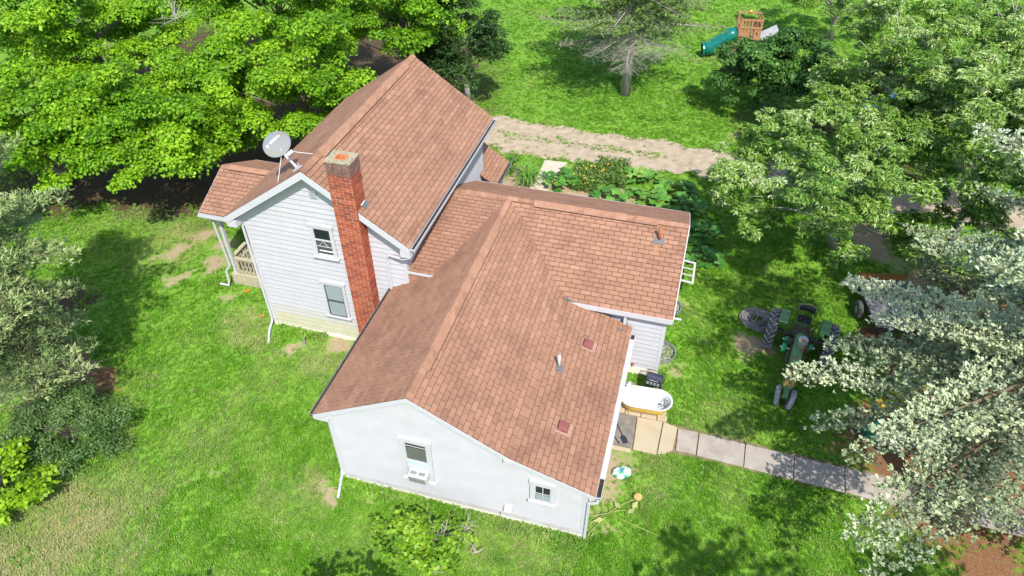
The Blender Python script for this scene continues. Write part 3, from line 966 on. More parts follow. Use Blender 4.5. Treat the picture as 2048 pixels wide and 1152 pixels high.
for b in bricks:
    k, p, q, z = b
    h = CHH - .02
    d = RD.uniform(.010, .016)
    if k == 'f':
        bx = (p, q, -.458 - d, -.458)
    elif k == 'b':
        bx = (p, q, .16, .16 + d)
    elif k == 'r':
        bx = (4.755, 4.755 + d, p, q)
    else:
        bx = (3.955 - d, 3.955, p, q)
    t = RD.random() ** 0.8
    if z > 7.3:
        t *= .5
    if b in single:
        key = (k, round(q - p, 3), int(t * 6))
        if key not in mesh_cache:
            mesh_cache[key] = MB().box(0, bx[1] - bx[0], 0, bx[3] - bx[2], 0, h, (int(t * 6) + .5) / 6).mesh('brick', M_brick)
        o = bpy.data.objects.new('brick', mesh_cache[key])
        link(o, ch)
        o.location = (bx[0], bx[2], z)
    else:
        mbr.box(*bx, z, z + h, t)
mbr.build('bricks', M_brick, ch, kind='stuff')
cb = MB()
for k in range(4):                                           # weathered top band
    z = 7.80 + k * .108
    e = .012
    for i, (xa, xb) in enumerate(((3.93, 4.2), (4.21, 4.49), (4.50, 4.78))):
        cb.box(xa, xb - .006, -.47 - e, -.30, z, z + .10).box(xa, xb - .006, .05, .20, z, z + .10)
    cb.box(3.92, 4.08, -.30, .05, z, z + .10).box(4.62, 4.79, -.30, -.13, z, z + .10).box(4.62, 4.79, -.12, .05, z, z + .10)
cb.build('chimney_top_band', M_oldbrick, ch)
MB().box(4.0, 4.7, -.40, .12, 7.8, 8.1).build('chimney_core', M_oldbrick, ch)
cp = MB()
for x0, x1, y0, y1 in ((3.92, 4.79, -.49, -.30), (3.92, 4.79, .04, .21), (3.92, 4.16, -.299, .039), (4.55, 4.79, -.299, .039)):
    cp.box(x0, x1, y0, y1, 8.235, 8.275)
cp.build('chimney_cap', M_cap, ch)
fl = MB()
for x0, x1, y0, y1 in ((4.16, 4.20, -.30, .04), (4.51, 4.55, -.30, .04), (4.20, 4.51, -.30, -.26), (4.20, 4.51, 0, .04)):
    fl.box(x0 + .001, x1 - .001, y0 + .001, y1 - .001, 8.12, 8.285)
fl.build('flue_liner', M_clay, ch)
MB().obox((4.81, .02, 6.55), (.05, .28, .22), Matrix.Rotation(rad(-34), 3, 'Y')).build('flashing', M_flash, ch)
MB().tube([(4.79, -.2, 6.62), (4.86, -.1, 6.72), (4.80, .05, 6.66)], .025, 6).build('bracket', M_trim, ch)
MB().prism([(3.90, -.40, 7.35), (3.94, -.40, 7.42), (3.94, .17, 7.42), (3.90, .17, 7.35)], (0, 0, -.25)).build('flashing', M_flash, ch)

# ---- porch
for i in range(14):
    y = 1.72 + i * .26
    MB().box(-3.0, -.01, y, y + .25, .50, .54, RD.random()).build('deck_board', M_wood, house)
MB().box(-2.95, -.01, 1.75, 1.80, .34, .498).build('deck_beam', M_wood, house)
for i in range(13):
    x = -2.98 + i * .228
    MB().box(x, x + .218, 1.715, 1.745, 0.0, .50 - RD.uniform(0, .01)).build('skirt_board', M_wood, house)
for i in range(14):
    y = 1.76 + i * .26
    MB().box(-2.995, -2.965, y, y + .25, 0.0, .498).build('skirt_board', M_wood, house)
MB().box(-2.86, -2.74, 1.78, 1.90, .541, PE - .18).build('porch_post', M_trim, house)
MB().box(-2.86, -2.74, 5.0, 5.12, .541, PE - .18).build('porch_post', M_trim, house)
MB().box(-3.0, -.02, 1.42, 1.46, PE - .30, PE - .12).build('porch_beam', M_trim, house)


def railing(p, q, n, posts):
    p, q = Vector(p), Vector(q)
    d = q - p
    ang = math.atan2(d.y, d.x)
    M3 = Matrix.Rotation(ang, 3, 'Z')
    L = d.length
    mid_ = (p + q) / 2
    rl = MB().obox(mid_ + Vector((0, 0, 1.36)), (L, .16, .045), M3).build('railing', M_wood, house)
    MB().obox(mid_ + Vector((0, 0, 1.27)), (L, .045, .10), M3).obox(mid_ + Vector((0, 0, .66)), (L, .045, .09), M3).build('rail', M_wood, rl)
    for i in range(n):
        c = p + d * ((i + .5) / n)
        MB().obox(c + Vector((0, 0, .96)), (.045, .045, .60), M3).build('baluster', M_wood, rl)
    for t in posts:
        c = p + d * t
        MB().obox(c + Vector((0, 0, .945)), (.10, .10, .80), M3).build('rail_post', M_wood, rl)


railing((-2.68, 1.84, 0), (-.06, 1.84, 0), 15, (0.02, 0.98))
railing((-2.80, 1.97, 0), (-2.80, 4.9, 0), 17, (0.02,))
for i in range(3):
    MB().box(-3.3 - i * .28, -3.0 - i * .28, 3.0, 4.2, .36 - i * .17, .40 - i * .17).build('step', M_wood, house)
# ================================================================ THINGS
def frame3(N, T):
    N = Vector(N).normalized()
    T = Vector(T)
    T = (T - N * T.dot(N)).normalized()
    U = N.cross(T)
    return T, U, N


def mat4(T, U, N, P):
    return Matrix(((T.x, U.x, N.x, P.x), (T.y, U.y, N.y, P.y), (T.z, U.z, N.z, P.z), (0, 0, 0, 1)))


# ---- satellite dish on the main roof
zm = lambda x: mPz - slopeM * abs(x - 3)
dish = thing('satellite_dish', 'grey oval satellite dish on a braced mast at the peak of the tall roof', 'satellite dish')
M_dish = mat('dish_grey', (.175, .19, .21), (.205, .22, .24), 2, .75, stain=(.22, .18, .08), sscale=2.2, samt=.7)
C = Vector((1.80, .38, 8.06))
rr, uu = Vector(_r2), Vector(_u2)
T, U, N = frame3((.45, -.68, .58), rr * .74 + uu * .68)
Md = mat4(T, U, N, C)
mb = MB()
prof = []
for i in range(9):
    r = i / 8
    prof.append((max(r, .001), -.08 + .08 * r * r))
prof += [(1.012, .006), (1.02, -.006), (1.0, -.016)]
prof += [(r / 8, -.096 + .08 * (r / 8) ** 2) for r in range(7, -1, -1)]
mb.lathe([(r * .455, z) for r, z in prof], 40, Md @ Matrix.Diagonal((1, .84, 1, 1)))
mb.build('reflector', M_dish, dish, smooth=True)
tc = bpy.data.curves.new('lettering', 'FONT')
tc.body = 'DIRECTV'
tc.size = .105
tc.extrude = .002
tc.align_x = 'CENTER'
tc.align_y = 'CENTER'
_tmp = bpy.data.objects.new('lettering', tc)
SC.collection.objects.link(_tmp)
_me = bpy.data.meshes.new_from_object(_tmp.evaluated_get(bpy.context.evaluated_depsgraph_get()))
bpy.data.objects.remove(_tmp)
_me.materials.clear()
_me.materials.append(M_enamel)
to = bpy.data.objects.new('lettering', _me)
link(to, dish)
to.matrix_basis = mat4(T, U, N, C + T * .06 + U * .155 - N * .045)
MB().lathe([(0, 0), (.045, 0), (.045, .004), (0, .004)], 16, mat4(T, U, N, C - T * .27 + U * .14 - N * .040)).build('emblem', M_enamel, dish)
foot = Vector((2.55, .10, zm(2.55) + .03))
hub = C - N * .16 - U * .05
MB().tube([foot + Vector((0, 0, .03)), foot.lerp(hub, .55) + Vector((-.03, 0, -.02)), hub + N * .03], .04, 10).build('mast', M_trim, dish, smooth=True)
MB().obox(hub + N * .04, (.2, .2, .08), Matrix((T, U, N)).transposed()).build('back_bracket', M_steel, dish)
feed = C + T * .08 - U * .52 + N * .46
MB().tube([C - U * .40 - N * .03, C - U * .46 + N * .2, feed - N * .05], .025, 8).build('feed_arm', M_steel, dish)
lnb = MB().obox(feed, (.24, .10, .10), Matrix((T, U, N)).transposed()).build('feed_horn', M_steel, dish, bevel=.015)
for s in (-1, 0, 1):
    MB().lathe([(0, 0), (.04, 0), (.045, .07), (0, .075)], 10, mat4(T, -U, -N, feed + T * (.075 * s) - N * .05)).build('lnb_cap', M_trim, lnb)
MB().obox(foot, (.3, .22, .025), Matrix.Rotation(rad(-34.5), 3, 'Y')).tube([foot - Vector((0, .09, 0)), foot + Vector((0, -.09, .12))], .02, 6).tube([foot + Vector((0, .09, 0)), foot + Vector((0, .09, .12))], .02, 6).build('mast_foot', M_trim, dish)
for e in ((1.95, -.25), (2.75, .85)):
    q = Vector((e[0], e[1], zm(e[0]) + .03))
    MB().tube([q, foot.lerp(hub, .8)], .013, 6).build('brace', M_trim, dish)

# ---- air conditioner in the wing window
ac = thing('air_conditioner', 'white window air conditioner sticking out of the wing window', 'air conditioner', (8.54, FW - .055, 1.32))
MB().add([(-.30, -.30, 0), (.30, -.30, 0), (.30, 0, .0), (-.30, 0, 0), (-.30, -.30, .32), (.30, -.30, .32), (.30, 0, .35), (-.30, 0, .35)],
         [(3, 2, 1, 0), (4, 5, 6, 7), (0, 1, 5, 4), (1, 2, 6, 5), (2, 3, 7, 6), (3, 0, 4, 7)]).build('case', M_trim, ac, bevel=.012)
cg = MB().box(-.255, .255, -.309, -.302, .03, .27).build('coil', mat('coil_grey', (.16, .15, .13), (.26, .24, .2), 30, .7), ac)
for i in range(6):
    MB().box(-.255, .255, -.318, -.310, .045 + i * .037, .053 + i * .037).build('grille_bar', M_steel, cg)
lvp = MB().box(-.25, -.04, -.22, -.10, .334, .3385).build('top_louvre', M_steel, ac)
MB().box(.02, .22, -.22, -.10, .334, .3385).build('top_louvre', M_steel, ac)
ac.rotation_euler = (rad(5), 0, 0)

# ---- concrete path
path = MB().prism([(13.55, -.72, .0), (16.6, -.80, .0), (27.9, -1.28, .0), (27.9, -2.3, .0), (16.5, -2.0, .0), (13.55, -2.34, .0)], (0, 0, .012)).build('path', mat('path_joint_soil', (.16, .12, .07), (.25, .19, .11), 5, .95), kind='structure')
slabs = [([(14.46, -.88), (15.32, -.85), (15.27, -2.25), (14.50, -2.25)], M_conc_tan), ([(15.35, -.86), (15.83, -.98), (15.77, -1.92), (15.52, -2.15), (15.30, -2.24)], M_conc_tan),
         ([(15.86, -1.0), (16.53, -.98), (16.51, -1.91), (15.87, -1.91)], M_conc), ([(16.57, -.98), (18.06, -1.05), (18.03, -1.98), (16.55, -1.92)], M_conc)]
xx = 18.09
while xx < 27.5:
    f = lambda x: -1.05 - (x - 18.09) * .033
    slabs.append(([(xx, f(xx)), (xx + 1.52, f(xx + 1.52)), (xx + 1.47, f(xx + 1.5) - .95), (xx - .04, f(xx) - .93)], M_conc))
    xx += 1.55
for i, (pl, mm) in enumerate(slabs):
    h = .062 + RD.uniform(-.008, .012)
    MB().prism([(x, y, .013) for x, y in pl], (0, 0, h)).build('slab', mm, path, bevel=.012)
# threshold stones beside the path
for (x0, x1, y0, y1, mm) in ((13.62, 14.44, -2.42, -2.27, M_conc_tan), (13.6, 14.0, -.82, -.62, M_conc_tan), (14.02, 14.55, -.84, -.66, M_conc_tan), (14.57, 15.1, -.83, -.62, M_conc_tan), (15.12, 15.45, -.82, -.58, M_conc_tan)):
    MB().box(x0, x1, y0, y1, .013, .075 + RD.uniform(0, .02)).build('edging_stone', mm, path, bevel=.015)
for i in range(4):
    for j in range(2):
        MB().box(13.57 + i * .46, 13.57 + i * .46 + .44, -.58 + j * .5, -.58 + j * .5 + .48, .0, .055 + RD.uniform(0, .012)).build('paver', mat('pink_paver', (.42, .30, .20), (.55, .42, .28), 4, .95, stain=(.3, .26, .12), sscale=3, samt=.7), path, bevel=.012)
mt = MB().prism([(13.66, -.86, .03), (14.43, -.86, .03), (14.46, -2.22, .03), (13.66, -2.22, .03)], (0, 0, .035)).build('door_mat', M_slate, bevel=.008)
tag(mt, 'dark slate coloured mat on the ground beside the end of the path', 'mat')
MB().box(13.70, 14.05, -1.55, -.92, .066, .076).box(14.08, 14.40, -1.30, -.92, .066, .076).box(13.70, 14.40, -2.15, -1.6, .066, .074).build('mat_panel', M_slate, mt)


def shovel(name, label, p, ang, L, blade):
    t = thing(name, label, 'tool', p, ang)
    MB().tube([(0, 0, .02), (0, L, .035)], .016, 8).build('handle', M_black, t)
    if blade:
        mb = MB().add([(-.09, -.30, 0), (.09, -.30, 0), (.10, -.05, .01), (-.10, -.05, .01), (-.07, -.30, .018), (.07, -.30, .018), (.075, -.05, .025), (-.075, -.05, .025), (0, .05, .02), (0, .05, .04)],
                      [(0, 1, 2, 3)[::-1], (4, 5, 6, 7), (0, 4, 7, 3), (1, 2, 6, 5), (0, 1, 5, 4), (3, 7, 9, 8), (6, 2, 8, 9), (7, 6, 9), (2, 3, 8)])
        mb.build('blade', M_black, t)
    else:
        MB().tube([(0, 0, .02), (0, -.05, .02)], .028, 8).build('tip', M_black, t)
    return t


shovel('shovel', 'black shovel lying on the dark mat', tuple(gp(1245, 872, .08)), rad(30), .85, True)
shovel('poker', 'thin black pole lying beside the shovel on the dark mat', tuple(gp(1236, 884, .08)), rad(40), .75, False)

# ---- bath tub
tub = thing('bathtub', 'old white enamel bathtub with ochre sides standing by the house wall', 'bathtub', (14.63, -.45, .075), rad(3.5))


def stadium(L, W, n=14):
    r = W / 2
    h = L / 2 - r
    o = []
    for k in range(n + 1):
        a = -math.pi / 2 + math.pi * k / n
        o.append((h + r * math.cos(a), r * math.sin(a)))
    for k in range(n + 1):
        a = math.pi / 2 + math.pi * k / n
        o.append((-h + r * math.cos(a), r * math.sin(a)))
    return o


def loft(rings, close0=True, close1=True):
    n = len(rings[0])
    v = [p for r in rings for p in r]
    f = []
    for i in range(len(rings) - 1):
        for k in range(n):
            f.append((i * n + k, i * n + (k + 1) % n, (i + 1) * n + (k + 1) % n, (i + 1) * n + k))
    if close0:
        f.append(list(range(n - 1, -1, -1)))
    if close1:
        f.append([(len(rings) - 1) * n + k for k in range(n)])
    return v, f


R3 = lambda L, W, z: [(x, y, z) for x, y in stadium(L, W)]
MB().add(*loft([R3(1.25, .52, .10), R3(1.45, .66, .13), R3(1.58, .78, .28), R3(1.66, .86, .50), R3(1.68, .88, .54)], True, False)).build('outer_shell', M_ochre, tub, smooth=True)
MB().add(*loft([R3(1.74, .92, .535), R3(1.82, .98, .545), R3(1.83, .99, .565), R3(1.78, .95, .585), R3(1.70, .88, .575), R3(1.63, .80, .48), R3(1.52, .68, .30), R3(1.35, .54, .22), R3(.9, .3, .205)], False, True)).build('basin', M_enamel, tub, smooth=True)
for x, y in ((-.45, -.24), (.45, -.24), (-.45, .24), (.45, .24)):
    MB().tube([(x, y, .13), (x * 1.1, y * 1.18, .08), (x * 1.15, y * 1.3, .0)], [.05, .035, .045], 8).build('foot', M_ochre, tub, smooth=True)
M_fit = mat('tarnished_fitting', (.07, .07, .07), (.16, .16, .155), 12, .4, metal=.6)
fa = MB().tube([(.60, -.10, .41), (.72, -.10, .46), (.72, .12, .46), (.60, .12, .41)], .016, 6).build('faucet', M_fit, tub)
for y in (-.16, -.04, .08, .18):
    MB().lathe([(0, 0), (.038, 0), (.03, .02), (0, .025)], 10, Matrix.Translation((.66, y, .455)) @ Matrix.Rotation(rad(-62), 4, 'Y')).build('knob', M_fit, fa)
MB().lathe([(0, 0), (.045, 0), (.045, .006), (0, .006)], 12, Matrix.Translation((.50, .02, .335)) @ Matrix.Rotation(rad(-40), 4, 'Y')).build('overflow_plate', M_fit, tub)
MB().tube([(.45, -.12, .30), (.52, -.04, .335), (.47, .06, .31)], .009, 5).build('plug_chain', M_fit, tub)
bk = thing('bucket', 'small galvanised bucket tucked behind the bathtub end', 'bucket', (14.02, .22, .07))
MB().lathe([(.001, .01), (.12, .01), (.16, .30), (.168, .305), (.168, .32), (.15, .31), (.11, .03), (.001, .03)], 20).build('pail', M_steel, bk, smooth=True)
MB().tube([(-.16, 0, .30), (-.1, .1, .34), (.1, .1, .34), (.16, 0, .30)], .006, 5).build('bail', M_steel, bk)
# ---- grill
gr = thing('barbecue_grill', 'black barbecue grill with a dark lid between wall and bathtub', 'grill', (14.80, .47, .0), rad(-6))
M_navy = mat('navy_lid', (.025, .03, .05), (.05, .06, .09), 5, .35)
lid = []
for x in (-.26, .26):
    lid.append([(x, .17 * math.cos(a), .74 + .15 * math.sin(a)) for a in [math.pi * k / 8 for k in range(9)]])
mb = MB()
v = lid[0] + lid[1]
mb.add(v, [(i, i + 1, 10 + i, 9 + i) for i in range(8)] + [list(range(8, -1, -1)), list(range(9, 18))])
ld = mb.build('lid', M_navy, gr, bevel=.012)
MB().tube([(-.15, -.20, .78), (-.15, -.23, .80), (.15, -.23, .80), (.15, -.20, .78)], .012, 6).build('lid_handle', M_steel, ld)
MB().obox((0, 0, .67), (.54, .36, .14), taper=1.06).build('firebox', M_black, gr)
for x, y in ((-.25, -.16), (.25, -.16), (-.25, .16), (.25, .16)):
    MB().tube([(x, y, .02), (x * .95, y, .62)], .016, 6).build('leg', M_black, gr)
rk = MB().tube([(-.25, -.16, .3), (.25, -.16, .3)], .012, 6).tube([(-.25, .16, .3), (.25, .16, .3)], .012, 6)
for i in range(7):
    x = -.22 + i * .073
    rk.tube([(x, -.16, .3), (x, .16, .3)], .007, 5)
rk.build('shelf', M_black, gr)
fs = MB().box(-.27, .27, -.36, -.20, .69, .705)
fs.build('front_shelf', M_black, gr)
for i in range(4):
    MB().box(-.22 + i * .12, -.14 + i * .12, -.34, -.22, .706, .712).build('shelf_slat', M_steel, gr)
for y in (-.16, .16):
    MB().lathe([(.001, -.02), (.09, -.02), (.1, 0), (.09, .02), (.001, .02)], 14, Matrix.Translation((.29, y, .1)) @ Matrix.Rotation(rad(90), 4, 'Y')).build('wheel', M_rubber, gr)
MB().tube([(-.31, .2, .3), (-.33, .24, .72), (-.20, .26, .82)], .012, 6).tube([(.31, .2, .3), (.33, .24, .72), (.20, .26, .82)], .012, 6).tube([(-.33, .24, .82), (.33, .24, .82)], .014, 6).build('push_bar', M_black, gr)

# ---- window wells, white frame
for (y, r, lb) in ((5.05, .52, 'galvanised window well half hidden under the roof edge by the end wall'), (2.42, .55, 'galvanised window well with gravel at the corner of the end wall')):
    ww = thing('window_well', lb, 'window well', (14.86, y, 0), 0, 'window wells along the end wall')
    mb = MB().lathe([(r, -.02), (r, .16), (r + .03, .175), (r + .03, .185), (r - .02, .185), (r - .025, -.02)], 20, None, .5, math.pi, -math.pi / 2)
    mb.build('well_wall', M_steel, ww, smooth=False)
    gv = MB()
    for i in range(150):
        a, q = RD.uniform(-1.5, 1.5), r * math.sqrt(RD.random()) * .93
        gv.ico((q * math.cos(a), q * math.sin(a), .03), RD.uniform(.02, .045), (1, 1, .6), 1, .2, RD.random())
    gv.build('gravel', mat('well_gravel', (.14, .13, .11), (.35, .33, .30), 5, .95, tint=[(.08, .075, .06), (.30, .28, .25), (.5, .47, .43)]), ww, kind='stuff')
sf = thing('white_frame', 'white wooden frame with two crossbars sticking out from the end wall', 'frame', (14.9, 6.4, 1.02))
mb = MB().box(.02, .78, -.70, -.62, 0, .04).box(.02, .78, .62, .70, 0, .04).box(.70, .78, -.62, .62, 0, .04).box(.0, .06, -.62, .62, 0, .04)
mb.build('rails', M_trim, sf)
for y in (-.22, .2):
    MB().box(.061, .699, y - .02, y + .02, .005, .035).build('crossbar', M_trim, sf)
sf.rotation_euler = (0, rad(6), 0)

# ---- plastic bag
bag = MB()
bag.ico((0, 0, .09), .27, (1.15, .8, .42), 3, .12)
for _i, _f in enumerate(bag.f):
    _c = sum((Vector(bag.v[q]) for q in _f), Vector()) / len(_f)
    _a = math.sin(_c.x * 19 + _c.z * 9) + math.cos(_c.y * 23 - _c.x * 11)
    bag.t[_i] = 0.0 if _a < .1 else (.5 if _a < 1.25 else 1.0)
bo = bag.build('plastic_bag', mat('printed_plastic', (.25, .36, .33), (.22, .34, .31), 5.5, .3, tint=[(.66, .70, .72), (.01, .42, .08), (.01, .05, .40)]), smooth=False)
bo.location = gp(1243, 948, 0)
bo.rotation_euler = (0, 0, .5)
tag(bo, 'crumpled white, green and blue plastic bag on the bare soil by the wing corner', 'bag')

# ---- cut stalks
M_stalk = mat('pale_green_stalk', (.26, .30, .09), (.38, .40, .15), 9, .7)
st = thing('cut_sunflower', 'pulled up yellow sunflower stalks lying on the grass by the wing corner', 'plant', tuple(gp(1215, 1028, 0)))
b0_ = gp(1215, 1028, 0)
for (px, py, h) in ((1150, 1100, .05), (1325, 1075, .06), (1175, 1032, .12), (1255, 1020, .15), (1275, 995, .18), (1165, 1060, .05)):
    q = gp(px, py, h) - b0_
    mid_ = q * .5 + Vector((RD.uniform(-.04, .04), RD.uniform(-.04, .04), .06))
    MB().tube([(0, 0, .05), mid_, q], [.014, .010, .006], 6).build('stalk', M_stalk, st, smooth=True)
q = gp(1276, 994, .2) - b0_
MB().lathe([(.001, 0), (.10, 0), (.11, .03), (.03, .05), (.001, .05)], 14, Matrix.Translation(q) @ Matrix.Rotation(.5, 4, 'X')).build('flower_head', mat('flower_disc', (.42, .24, .10), (.5, .32, .12), 20, .9), st)
for i in range(12):
    a = i * .52
    d = Vector((math.cos(a), math.sin(a), .1))
    s = Vector((-math.sin(a), math.cos(a), 0)) * .035
    MB().add([q + d * .09, q + d * .12 + s * .6, q + d * .15, q + d * .12 - s * .6], [(0, 1, 2, 3)]).build('petal', mat('yellow_petal', (.40, .36, .08), (.48, .42, .12), 8, .7), st)
for (px, py) in ((1262, 1022), (1235, 1010), (1198, 1040), (1270, 1010)):
    q = gp(px, py, .1) - b0_
    a = RD.uniform(0, 6)
    d = Vector((math.cos(a), math.sin(a), .15)) * .16
    s = Vector((-math.sin(a), math.cos(a), .1)) * .09
    MB().add([q - d, q + s, q + d, q - s], [(0, 1, 2, 3)]).build('leaf', M_stalk, st)

# ---- orange litter by the gable
for (px, py, r) in ((494, 583, .11), (527, 633, .08)):
    mb = MB()
    for i in range(7):
        mb.ico((RD.uniform(-.1, .1), RD.uniform(-.08, .08), .05), r * RD.uniform(.35, .6), (1, 1, .7), 1, .15)
    o = mb.build('orange_flowers', mat('orange_bloom', (.62, .14, .01), (.72, .25, .02), 12, .7))
    o.location = gp(px, py)
    tag(o, 'larger clump of orange flowers nearest the porch' if r > .1 else 'smaller clump of orange flowers near the gable corner', 'flower', 'orange flowers beside the tall gable')

# ---- hose coil
hs = []
for i in range(26 * 18):
    a = i / 18 * 2 * math.pi
    lap = i / 18
    r = .18 + .40 * abs(math.sin(lap * 1.7)) + .03 * math.sin(a * 1.3 + lap)
    hs.append((.04 * math.sin(lap * 2.1) + r * 1.12 * math.cos(a), .05 * math.cos(lap * 3.3) + r * math.sin(a), .03 + .005 * lap + .03 * math.sin(a * .7 + lap)))
mb = MB().tube(hs, .021, 6)
ho = mb.build('hose_coil', mat('grey_conduit', (.16, .15, .155), (.27, .26, .26), 5, .6), smooth=True)
ho.location = (18.35, 5.25, .0)
tag(ho, 'coil of grey corrugated hose lying on the grass beside the tractor wheel', 'hose')
MB().tube([(-.05, .35, .2), (.02, .1, .21), (-.15, -.35, .2)], .016, 6).build('tie', M_twig, ho)

# ---- tractor
tr = thing('tractor', 'old green row crop tractor with narrow front wheels parked on the lawn', 'tractor', (19.75, 3.95, 0), rad(170.2))
tyre_prof = [(.45, -.15), (.52, -.185), (.64, -.195), (.70, -.17), (.735, -.10), (.745, 0), (.735, .10), (.70, .17), (.64, .195), (.52, .185), (.45, .15), (.45, -.15)]
lug_meshes = {}
for sx in (-1, 1):
    Mw = Matrix.Translation((sx * 1.03, 0, .77)) @ Matrix.Rotation(rad(90), 4, 'Y')
    wo = MB().lathe(tyre_prof, 40, Mw).build('rear_wheel', M_rubber, tr, smooth=True)
    MB().lathe([(.001, -.02), (.18, -.03), (.36, .03), (.449, -.10), (.455, -.14), (.455, .14), (.449, .10), (.36, .05), (.18, -.01), (.001, 0)], 28, Mw).build('rim', mat('rust_red_rim', (.20, .07, .04), (.30, .12, .07), 8, .8), wo, smooth=True)
    for sd_ in (-1, 1):
        for k in range(20):
            a = 2 * math.pi * (k + (.5 if sd_ > 0 else 0)) / 20
            key = sd_
            if key not in lug_meshes:
                mb = MB()
                # in a frame: x across the tread, y along the circumference, z outward
                A, B = Vector((sd_ * .012, .075, 0)), Vector((sd_ * .175, -.075, -.035))
                t = (B - A).normalized()
                sd2 = Vector((-t.y, t.x, 0)).normalized() * .022
                up_ = Vector((0, 0, .055))
                dn = Vector((0, 0, -.035))
                vs = [A - sd2 + dn, A + sd2 + dn, B + sd2 + dn, B - sd2 + dn, A - sd2 * .8 + up_, A + sd2 * .8 + up_, B + sd2 * .8 + up_, B - sd2 * .8 + up_]
                mb.add(vs, [(3, 2, 1, 0), (4, 5, 6, 7), (0, 1, 5, 4), (1, 2, 6, 5), (2, 3, 7, 6), (3, 0, 4, 7)])
                lug_meshes[key] = mb.mesh('lug', M_lug)
            o = bpy.data.objects.new('lug', lug_meshes[key])
            link(o, wo)
            zr = Vector((0, math.cos(a), math.sin(a)))
            yr = Vector((0, -math.sin(a), math.cos(a))) * -1
            o.matrix_basis = mat4(Vector((1, 0, 0)), yr, zr, Vector((sx * 1.03, 0, .77)) + zr * .735)
for sx in (-1, 1):
    fe = MB()
    x0, x1 = sx * .56, sx * .88
    path_ = [(-.42, 1.50), (-.30, 1.60), (.0, 1.66), (.36, 1.62), (.44, 1.56)]
    for i in range(len(path_) - 1):
        (ya, za), (yb, zb) = path_[i], path_[i + 1]
        fe.add([(x0, ya, za), (x1, ya, za), (x1, yb, zb), (x0, yb, zb), (x0, ya, za - .02), (x1, ya, za - .02), (x1, yb, zb - .02), (x0, yb, zb - .02)],
               [(0, 1, 2, 3), (7, 6, 5, 4), (0, 4, 5, 1), (2, 6, 7, 3), (1, 5, 6, 2), (3, 7, 4, 0)])
    fe.add([(x0, -.42, 1.49), (x0, .44, 1.55), (x0, .30, .95), (x0, -.30, .95), (x0 + sx * .015, -.42, 1.49), (x0 + sx * .015, .44, 1.55), (x0 + sx * .015, .30, .95), (x0 + sx * .015, -.30, .95)],
           [(0, 1, 2, 3), (7, 6, 5, 4), (0, 4, 5, 1), (1, 5, 6, 2), (2, 6, 7, 3), (3, 7, 4, 0)])
    fe.build('fender', M_green, tr)
MB().tube([(-.95, 0, .77), (.95, 0, .77)], .10, 12).obox((0, -.05, .80), (.56, .62, .46)).build('rear_axle', M_grease, tr)
MB().obox((0, .55, .82), (.46, .9, .40)).obox((0, 1.05, .62), (.36, .9, .34)).build('transmission', M_grease, tr, bevel=.03)
MB().obox((0, 1.55, .80), (.40, 1.0, .46)).build('engine', M_grease, tr, bevel=.03)
hd_sec = [(-.18, 1.02), (-.185, 1.30), (-.16, 1.40), (-.08, 1.45), (.08, 1.45), (.16, 1.40), (.185, 1.30), (.18, 1.02)]
hv = []
for y, k, dz in ((.62, .92, 0), (.9, 1.0, 0), (2.0, .98, -.02), (2.38, .92, -.05)):
    hv.append([(x * k, y, z + dz) for x, z in hd_sec])
MB().add(*loft(hv)).build('hood', M_green, tr)
MB().lathe([(0, 0), (.045, 0), (.045, .05), (0, .055)], 12, Matrix.Translation((0, 1.95, 1.43))).build('fuel_cap', M_rust, tr)
MB().lathe([(0, 0), (.035, 0), (.035, .05), (0, .055)], 12, Matrix.Translation((.05, .95, 1.45))).build('fuel_cap', M_rust, tr)
M_yel = mat('rusty_yellow_paint', (.22, .17, .05), (.34, .27, .08), 7, .75, stain=(.16, .08, .04), sscale=6, samt=.8)
gl = MB().obox((0, 2.58, 1.05), (.34, .34, .62), taper=.92).build('grille', M_yel, tr, bevel=.03)
for i in range(7):
    z = .80 + i * .075
    for sx in (-1, 1):
        MB().obox((sx * .185, 2.56, z), (.05, .30, .028), Matrix.Rotation(sx * .5, 3, 'Y')).build('grille_slat', M_yel if i % 2 else M_grease, gl)
MB().obox((0, 2.62, .62), (.26, .34, .30)).obox((0, 2.88, .60), (.16, .30, .18)).tube([(0, 2.88, .62), (0, 2.88, .32)], .06, 10).tube([(-.24, 2.88, .36), (.24, 2.88, .36)], .035, 8).build('front_pedestal', M_green, tr)
ft_prof = [(.22, -.06), (.27, -.085), (.34, -.085), (.37, -.06), (.378, -.03), (.372, -.022), (.378, -.012), (.378, .012), (.372, .022), (.378, .03), (.37, .06), (.34, .085), (.27, .085), (.22, .06), (.22, -.06)]
for sx in (-1, 1):
    Mw = Matrix.Translation((sx * .22, 2.90, .375)) @ Matrix.Rotation(rad(90 + sx * 8), 4, 'Y')
    wo = MB().lathe(ft_prof, 32, Matrix.Rotation(0, 4, 'Z') @ Mw).build('front_wheel', M_lug, tr, smooth=True)
    MB().lathe([(.001, -.03), (.10, -.03), (.17, .02), (.219, -.05), (.225, .05), (.17, .04), (.10, .0), (.001, .02)], 20, Mw).build('rim', M_yel, wo, smooth=True)
MB().obox((0, -.56, 1.16), (.50, .40, .09)).build('seat', M_vinyl, tr, bevel=.035)
sb_ = MB().add(*loft([[(x, -.80 - .05 * (1 - (x / .28) ** 2) + d, z) for x in [-.28 + .07 * i for i in range(9)]] + [(x, -.86 - .05 * (1 - (x / .28) ** 2) + d, z) for x in [.28 - .07 * i for i in range(9)]] for z, d in ((1.32, 0), (1.36, .02), (1.50, .0), (1.54, -.02))])).build('backrest', M_vinyl, tr, bevel=.012)
MB().tube([(-.3, -.80, 1.15), (-.31, -.86, 1.40), (-.27, -.90, 1.56), (0, -.96, 1.585), (.27, -.90, 1.56), (.31, -.86, 1.40), (.3, -.80, 1.15)], .014, 6).build('seat_frame', M_steel, tr, smooth=True)
